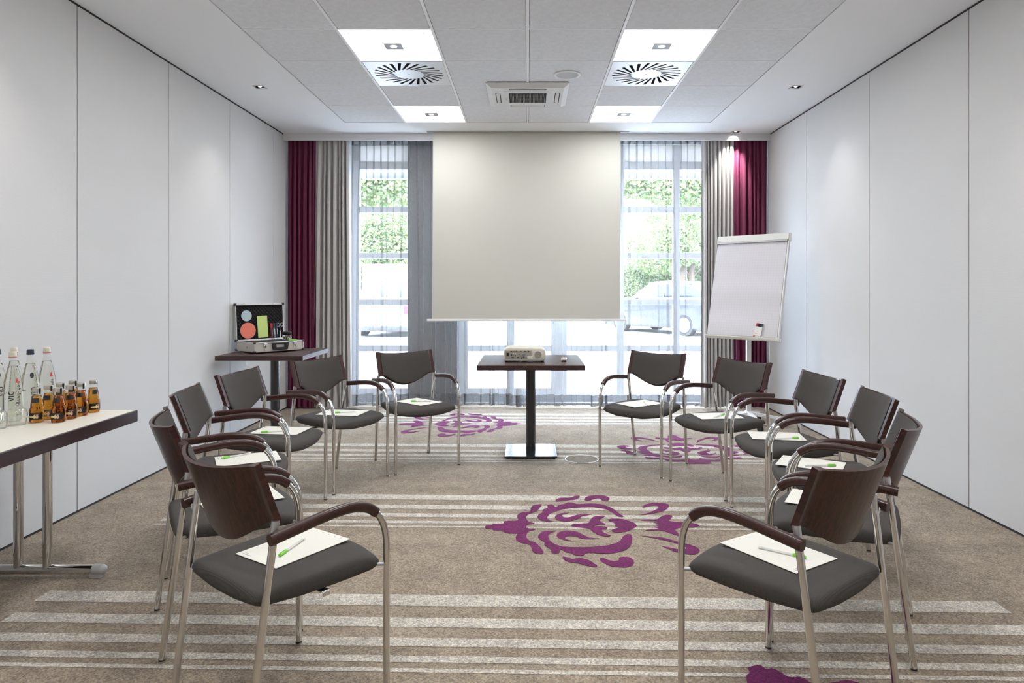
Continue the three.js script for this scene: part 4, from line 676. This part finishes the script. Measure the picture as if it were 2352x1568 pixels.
// ================================================================= PRESENTER'S CASE
{
  const ang = .85, px = -2.545, pz = -6.09;   // hinge corner at the left
  const t = thing('presenter_case', 'open aluminium moderation case with black foam lining on the corner table', 'case', [-2.332, .76, -6.15], ang);
  const w = .23, d = .166, y0 = .012, y1 = .092;
  mesh('base_tray', merge([box(-w, w, y0, y0 + .004, -d, d), box(-w, w, y0, y1, d - .005, d), box(-w, w, y0, y1, -d, -d + .005), box(-w, -w + .005, y0, y1, -d, d), box(w - .005, w, y0, y1, -d, d)]), M.caseAlu, t);
  mesh('rim_profile', merge([rbox(-w - .002, w + .002, y1 - .008, y1 + .004, d - .008, d + .003, .003, 1), rbox(-w - .002, w + .002, y1 - .008, y1 + .004, -d - .003, -d + .008, .003, 1), rbox(-w - .003, -w + .008, y1 - .008, y1 + .004, -d, d, .003, 1), rbox(w - .008, w + .003, y1 - .008, y1 + .004, -d, d, .003, 1)]), M.alu, t);
  for (const x of [-w, w]) mesh('corner_profile', rbox(x - .006, x + .006, y0 + .012, y1 - .01, d - .006, d + .004, .004), M.alu, t);
  mesh('foam_tray', box(-w + .006, w - .006, y0 + .004, y1 - .004, -d + .006, d - .006), M.foam, t);
  for (const x of [-w, w]) for (const z of [-d, d]) { mesh('corner_cap', rbox(x - .012, x + .012, y0 - .004, y0 + .012, z - .012, z + .012, .005), M.blackPlastic, t); mesh('corner_cap', rbox(x - .01, x + .01, y1 - .008, y1 + .006, z - .01, z + .01, .004), M.blackPlastic, t); }
  for (const x of [-.17, .17]) for (const z of [-.12, .12]) mesh('foot', cyl(.008, .008, .012, 10).translate(x, 0, z), M.blackPlastic, t);
  const hd = new THREE.Shape(); hd.moveTo(-.075, .036); hd.lineTo(.075, .036); hd.lineTo(.068, -.012); hd.quadraticCurveTo(.066, -.022, .055, -.022); hd.lineTo(-.055, -.022); hd.quadraticCurveTo(-.066, -.022, -.068, -.012); hd.closePath();
  const hp = new THREE.Path(); hp.moveTo(-.046, .03); hp.lineTo(-.042, -.002); hp.lineTo(.042, -.002); hp.lineTo(.046, .03); hp.closePath(); hd.holes.push(hp);
  mesh('handle', new THREE.ExtrudeGeometry(hd, { depth: .012, bevelEnabled: true, bevelSize: .003, bevelThickness: .003, bevelSegments: 2 }).translate(.005, .046, d + .004), M.blackPlastic, t);
  mesh('handle_bracket', rbox(-.035, .045, .072, .082, d + .002, d + .016, .003, 1), M.alu, t);
  for (const x of [-.135, .15]) { const l = mesh('latch', rbox(x - .016, x + .016, .058, .088, d + .001, d + .012, .003), M.chrome, t); mesh('latch_ring', new THREE.TorusGeometry(.014, .002, 6, 18).scale(.7, 1.2, 1).translate(x, .042, d + .006), M.chrome, l); mesh('latch_bolt', cyl(.004, .006, .02, 10).translate(x, .05, d + .008), M.chrome, l); }
  mesh('side_latch', merge([box(-w - .003, -w, .05, .054, .02, .05), box(-w - .003, -w, .04, .06, .03, .034)]), M.lampFrame, t);
  // lid, opened a little past upright
  const lid = new THREE.Group(); lid.name = 'lid'; t.add(lid); lid.position.set(0, y1 + .004, -d); lid.rotation.x = -.07;
  const Lh = .325, Ld = .052;   // local: x width, y height, z depth (opening faces +z)
  mesh('lid_shell', merge([box(-w, w, 0, Lh, -Ld, -Ld + .004), box(-w, w, Lh - .005, Lh, -Ld, 0), box(-w, w, 0, .005, -Ld, 0), box(-w, -w + .005, 0, Lh, -Ld, 0), box(w - .005, w, 0, Lh, -Ld, 0)]), M.caseAlu, lid);
  mesh('lid_rim', merge([rbox(-w - .002, w + .002, Lh - .008, Lh + .003, -.012, .003, .003, 1), rbox(-w - .002, w + .002, -.002, .008, -.012, .003, .003, 1), rbox(-w - .003, -w + .008, 0, Lh, -.012, .003, .003, 1), rbox(w - .008, w + .003, 0, Lh, -.012, .003, .003, 1)]), M.alu, lid);
  for (const x of [-w, w]) for (const y of [0, Lh]) mesh('lid_corner_cap', rbox(x - .012, x + .012, y - .012, y + .012, -.014, .005, .005), M.blackPlastic, lid);
  mesh('lid_foam', sheet((u, v) => V(lerp(-w + .006, w - .006, u), lerp(.006, Lh - .006, v), -.016 + .010 * Math.sin(u * Math.PI * 26) * Math.sin(v * Math.PI * 18)), 130, 90), M.foam, lid);
  mesh('lid_catch', rbox(-.165, -.135, Lh, Lh + .008, -.03, -.004, .002, 1), M.chrome, lid); mesh('lid_catch', rbox(.14, .17, Lh, Lh + .008, -.03, -.004, .002, 1), M.chrome, lid);
  // things fixed in the lid: placed by the lid's own axes
  t.updateMatrixWorld(true); const lm = lid.matrixWorld.clone(), q = new THREE.Quaternion(), pp = V(), sc = V(); lm.decompose(pp, q, sc);
  const inLid = (name, label, cat, x, y, z, spin = 0) => { const o = thing(name, label, cat); const p = V(x, y, z).applyMatrix4(lm); o.position.copy(p); o.quaternion.copy(q).multiply(new THREE.Quaternion().setFromAxisAngle(V(0, 0, 1), spin)); return o; };
  let o = inLid('round_card', 'pale blue-grey round card in the case lid', 'card', -.128, .222, -.004); mesh('card', new THREE.CylinderGeometry(.049, .049, .004, 48).rotateX(Math.PI / 2), M.cardBlue, o);
  o = inLid('round_card', 'larger coral red round card in the case lid', 'card', -.118, .088, -.004); mesh('card', new THREE.CylinderGeometry(.072, .072, .005, 56).rotateX(Math.PI / 2), M.cardRed, o);
  o = inLid('rectangular_card', 'lime green rectangular card upright in the case lid', 'card', .022, .118, -.003, .03); mesh('card', box(-.048, .048, -.1, .1, -.003, .003), M.cardGreen, o);
  const marker = (label, x, m) => { const o2 = inLid('marker', label, 'marker', x, .012, -.002, .02); o2.userData.group = 'markers in the case lid'; mesh('barrel', lathe([[0, 0], [.008, 0], [.0105, .004], [.0105, .085], [.0095, .088], [0, .088]], 18), m[1], o2); mesh('cap', lathe([[.011, .088], [.0115, .13], [.009, .134], [0, .134]], 18), m[0], o2); mesh('print', box(-.002, .002, .03, .08, .0102, .0109), M.packWhite, o2); };
  marker('board marker with red cap in the case lid', .108, [M.red, M.darkRed]); marker('teal board marker in the middle of three in the case lid', .134, [M.darkTeal, M.teal]); marker('dark blue board marker next to the scissors', .16, [M.navy, M.navy]);
  o = inLid('scissors', 'pair of scissors with dark loop handles in the case lid', 'scissors', .193, .01, -.002);
  for (const s of [-1, 1]) { mesh('handle_loop', new THREE.TorusGeometry(.014, .0028, 8, 24).scale(.9, 1.15, 1).translate(s * .017, .118, 0), M.lampFrame, o); mesh('shank', bar(V(s * .013, .103, 0), V(-s * .001, .06, 0), .003, 8), M.blackPlastic, o); mesh('blade', box(-.0035 + s * .001, .0035 + s * .001, 0, .066, -.001 + s * .001, .001 + s * .001), M.chrome, o); }
  // jar of pins on the open case
  const j = V(.178, .09, -.02).applyMatrix4(t.matrixWorld), jar = thing('pin_jar', 'small glass jar of coloured pins with a black lid on the case', 'jar', [j.x, .76 + .088, j.z]); jar.scale.setScalar(1.2);
  mesh('glass', lathe([[0, .001], [.03, .001], [.034, .006], [.035, .034], [.032, .04]], 32), M.glassThin, jar); mesh('lid', lathe([[0, .066], [.031, .066], [.033, .063], [.033, .041], [0, .041]], 32), M.blackPlastic, jar);
  seed = 91; const pinM = [M.red, M.cardBlue, M.packWhite, M.cream, M.navy, M.cardGreen].map((m) => m); const pg = new THREE.IcosahedronGeometry(.0042, 1);
  const lists = pinM.map(() => []); for (let i = 0; i < 110; i++) { const r = Math.sqrt(rnd()) * .028, a = rnd() * 6.28; lists[i % 6].push(pg.clone().translate(Math.cos(a) * r, .006 + rnd() * .026, Math.sin(a) * r)); }
  lists.forEach((l, i) => { const m = mesh('pins', merge(l), pinM[i], jar); m.userData.kind = 'stuff'; });
  const gsl = V(.185, .088, .06).applyMatrix4(t.matrixWorld), gs = thing('green_slip', 'small lime green slip lying in the case below the pin jar', 'slip', [gsl.x, gsl.y + .76 * 0, gsl.z], ang); mesh('slip', rbox(-.04, .04, 0, .012, -.012, .012, .002, 1), M.green, gs);
}
// ================================================================= OUTSIDE
{
  const g = struct('pavement', 'sunlit light grey paving outside the window', 'pavement'); mesh('paving', box(-40, 40, -.25, -.03, ZOUT, -60), std({ color: lin(.42, .415, .40), roughness: .9 }), g);
  function car(name, label, x, z, turn, paint) {
    const t = thing(name, label, 'car', [x, -.03, z], turn);
    const side = (pts) => { const s = new THREE.Shape(); s.moveTo(...pts[0]); s.splineThru(pts.slice(1).map(([a, b]) => new THREE.Vector2(a, b))); s.closePath(); return s; };
    const ex = (s, w, b) => toCreasedNormals(new THREE.ExtrudeGeometry(s, { depth: w, bevelEnabled: true, bevelSize: b, bevelThickness: b, bevelSegments: 3, curveSegments: 20 }), .7).translate(0, 0, -w / 2);
    const s = new THREE.Shape(); s.moveTo(-2.1, .28); s.lineTo(-2.15, .62); s.quadraticCurveTo(-2.1, .82, -1.9, .86); s.quadraticCurveTo(-1.3, .93, -1.0, .97); s.lineTo(1.85, 1.0); s.quadraticCurveTo(2.08, .98, 2.1, .8); s.lineTo(2.12, .35); s.quadraticCurveTo(2.05, .26, 1.9, .26); s.lineTo(1.62, .26); s.absarc(1.28, .30, .35, 0, Math.PI, false); s.lineTo(-1.0, .26); s.absarc(-1.33, .30, .35, 0, Math.PI, false); s.closePath();
    mesh('body', ex(s, 1.56, .1), paint, t);
    const c = new THREE.Shape(); c.moveTo(-1.05, .95); c.quadraticCurveTo(-.5, 1.32, -.2, 1.40); c.quadraticCurveTo(.6, 1.47, 1.35, 1.38); c.quadraticCurveTo(1.7, 1.25, 1.95, .98); c.closePath();
    mesh('cabin_glass', ex(c, 1.32, .06), M.carGlass, t);
    const r = new THREE.Shape(); r.moveTo(-.35, 1.40); r.quadraticCurveTo(.5, 1.52, 1.42, 1.42); r.lineTo(1.38, 1.47); r.quadraticCurveTo(.5, 1.56, -.3, 1.46); r.closePath(); mesh('roof', ex(r, 1.22, .05), paint, t);
    for (const q of [-1, 1]) { mesh('pillar', bar(V(-1.0, .97, q * .70), V(-.25, 1.44, q * .64), .035, 8), paint, t); mesh('pillar', bar(V(.35, .97, q * .745), V(.42, 1.46, q * .67), .035, 8), paint, t); mesh('pillar', bar(V(1.92, .98, q * .68), V(1.38, 1.43, q * .62), .06, 8), paint, t);
      for (const wx of [-1.33, 1.28]) { const w = mesh('wheel', new THREE.CylinderGeometry(.31, .31, .2, 28).rotateX(Math.PI / 2).translate(wx, .31, q * .76), M.tyre, t); mesh('rim', new THREE.CylinderGeometry(.21, .21, .02, 20).rotateX(Math.PI / 2).translate(wx, .31, q * .862), M.alu, w); }
      mesh('tail_light', rbox(2.08, 2.22, .66, .88, q * .80 - .12, q * .80 + .12, .03), M.tail, t); mesh('head_light', rbox(-2.26, -2.1, .62, .74, q * .62 - .16, q * .62 + .16, .03), M.glassThin, t); mesh('mirror', rbox(-.62, -.46, .95, 1.07, q * .98 - .08, q * .98 + .08, .03), paint, t); }
    mesh('bumper', rbox(2.06, 2.24, .3, .52, -.8, .8, .05), M.bumper, t); mesh('number_plate', box(2.2, 2.235, .62, .73, -.26, .26), M.white, t);
    return t;
  }
  car('parked_car', 'silver parked car with red tail lights behind the right-hand net curtain', 4.35, -20.6, -Math.PI / 2 + .62, M.carSilver);
  car('parked_car', 'white parked car behind the left window', -3.75, -20.5, -Math.PI / 2 - .12, M.carWhite);
  car('parked_car', 'grey parked car far behind the silver car', 7.6, -27, -Math.PI / 2 + .3, M.carGrey);
  { const t = thing('delivery_van', 'white box van parked behind the white car', 'van', [-5.1, -.03, -27]); mesh('cargo_box', rbox(-1.1, 1.1, .5, 2.25, -2.6, 1.6, .08), M.carWhite, t); mesh('cab', rbox(-1.0, 1.0, .45, 1.7, -3.8, -2.62, .2), M.carWhite, t); for (const x of [-.95, .95]) for (const z of [-3.1, .9]) mesh('wheel', new THREE.CylinderGeometry(.36, .36, .22, 24).rotateZ(Math.PI / 2).translate(x, .36, z), M.tyre, t); mesh('rear_door', box(-.5, .5, .6, 2.1, 1.6, 1.63), M.frameWhite, t); }
  // trees: trunk, boughs and loose leaves
  const leaf = new THREE.BufferGeometry(); leaf.setAttribute('position', new THREE.Float32BufferAttribute([0, 0, 0, .35, .12, .5, 0, 0, 1, 0, 0, 0, 0, 0, 1, -.35, .12, .5], 3)); leaf.setAttribute('uv', new THREE.Float32BufferAttribute(new Array(12).fill(0), 2)); leaf.computeVertexNormals();
  function tree(label, x, z, trunkH, crown, n, size, s) {
    const t = thing('tree', label, 'tree', [x, -.03, z], 0, 'trees outside'); seed = s;
    mesh('trunk', tube([V(0, 0, 0), V(.06, trunkH * .5, .03), V(-.05, trunkH, 0), V(.1, trunkH + 1.2, .1)], .14, 20, 10), M.bark, t);
    const centres = crown.map(([cx, cy, cz, r]) => ({ p: V(cx, cy, cz), r }));
    mesh('boughs', merge(centres.map((c) => tube([V(-.03, trunkH * .9, 0), V(c.p.x * .5, lerp(trunkH, c.p.y, .6), c.p.z * .5), c.p], .045, 10, 6))), M.bark, t);
    const im = new THREE.InstancedMesh(leaf, M.leaf, n); const m4 = new THREE.Matrix4(), e = new THREE.Euler(), qq = new THREE.Quaternion(), col = new THREE.Color();
    for (let i = 0; i < n; i++) { const c = centres[Math.floor(rnd() * centres.length)], d = V(rr(-1, 1), rr(-1, 1), rr(-1, 1)); while (d.lengthSq() > 1) d.set(rr(-1, 1), rr(-1, 1), rr(-1, 1)); d.multiplyScalar(c.r); d.y *= .75; e.set(rr(0, 6.28), rr(0, 6.28), rr(0, 6.28)); qq.setFromEuler(e); const k = size * rr(.7, 1.3); m4.compose(c.p.clone().add(d), qq, V(k, k, k)); im.setMatrixAt(i, m4); im.setColorAt(i, col.setRGB(rr(.75, 1.2), rr(.85, 1.15), rr(.6, 1))); }
    im.name = 'foliage'; im.userData.kind = 'stuff'; im.castShadow = im.receiveShadow = true; t.add(im);
  }
  tree('near tree with green leaves hanging over the left window', -4.3, -15.5, 2.6, [[.3, 3.9, .8, 1.1], [1.3, 3.8, .4, 1.0], [-.8, 4.2, .2, 1.2], [1.9, 4.4, -.2, 1.1], [.4, 5.0, 0, 1.3]], 30000, .095, 101);
  tree('near tree with green leaves hanging over the right window', 4.6, -15.5, 2.7, [[-1.4, 3.9, .6, 1.0], [-.3, 3.8, .6, 1.1], [-2.1, 4.1, .2, 1.0], [.9, 4.2, .3, 1.2], [-.4, 5.0, 0, 1.4]], 32000, .095, 202);
  tree('slender tree standing between the parked cars', 5.4, -23.5, 2.0, [[-.6, 3.0, .3, .9], [.2, 3.6, 0, 1.0], [-.2, 2.6, .2, .7], [.5, 4.4, 0, 1.0]], 12000, .09, 303);
  tree('bushy tree behind the white car', -6.9, -31, 1.6, [[1.4, 3.0, 0, 1.3], [-.3, 3.3, 0, 1.5], [.6, 4.4, 0, 1.6], [1.9, 2.4, .4, 1.0], [-1.6, 3.6, 0, 1.4]], 26000, .13, 404);
  tree('broad tree behind the grey car', 8.0, -33, 2.0, [[-1.6, 3.2, 0, 1.7], [.3, 3.8, 0, 1.8], [-.5, 5.2, 0, 2.0], [1.9, 3.6, .4, 1.6]], 26000, .14, 505);
  { const t = thing('hedge', 'clipped hedge running behind the parked cars', 'hedge', [2, -.03, -35]); seed = 606; mesh('core', rbox(-14, 14, 0, 2.3, -.5, .5, .2), M.hedge, t);
    const n = 40000, im = new THREE.InstancedMesh(leaf, M.leaf, n), m4 = new THREE.Matrix4(), e = new THREE.Euler(), qq = new THREE.Quaternion(); for (let i = 0; i < n; i++) { e.set(rr(0, 6.28), rr(0, 6.28), rr(0, 6.28)); qq.setFromEuler(e); const k = rr(.08, .16), top = rnd() < .35; m4.compose(V(rr(-14, 14), top ? 2.3 + rr(-.05, .3) : rr(.05, 2.35), top ? rr(-.5, .5) : .5 + rr(-.05, .15)), qq, V(k, k, k)); im.setMatrixAt(i, m4); } im.name = 'foliage'; im.userData.kind = 'stuff'; t.add(im); }
}
renderer.render(scene, camera);
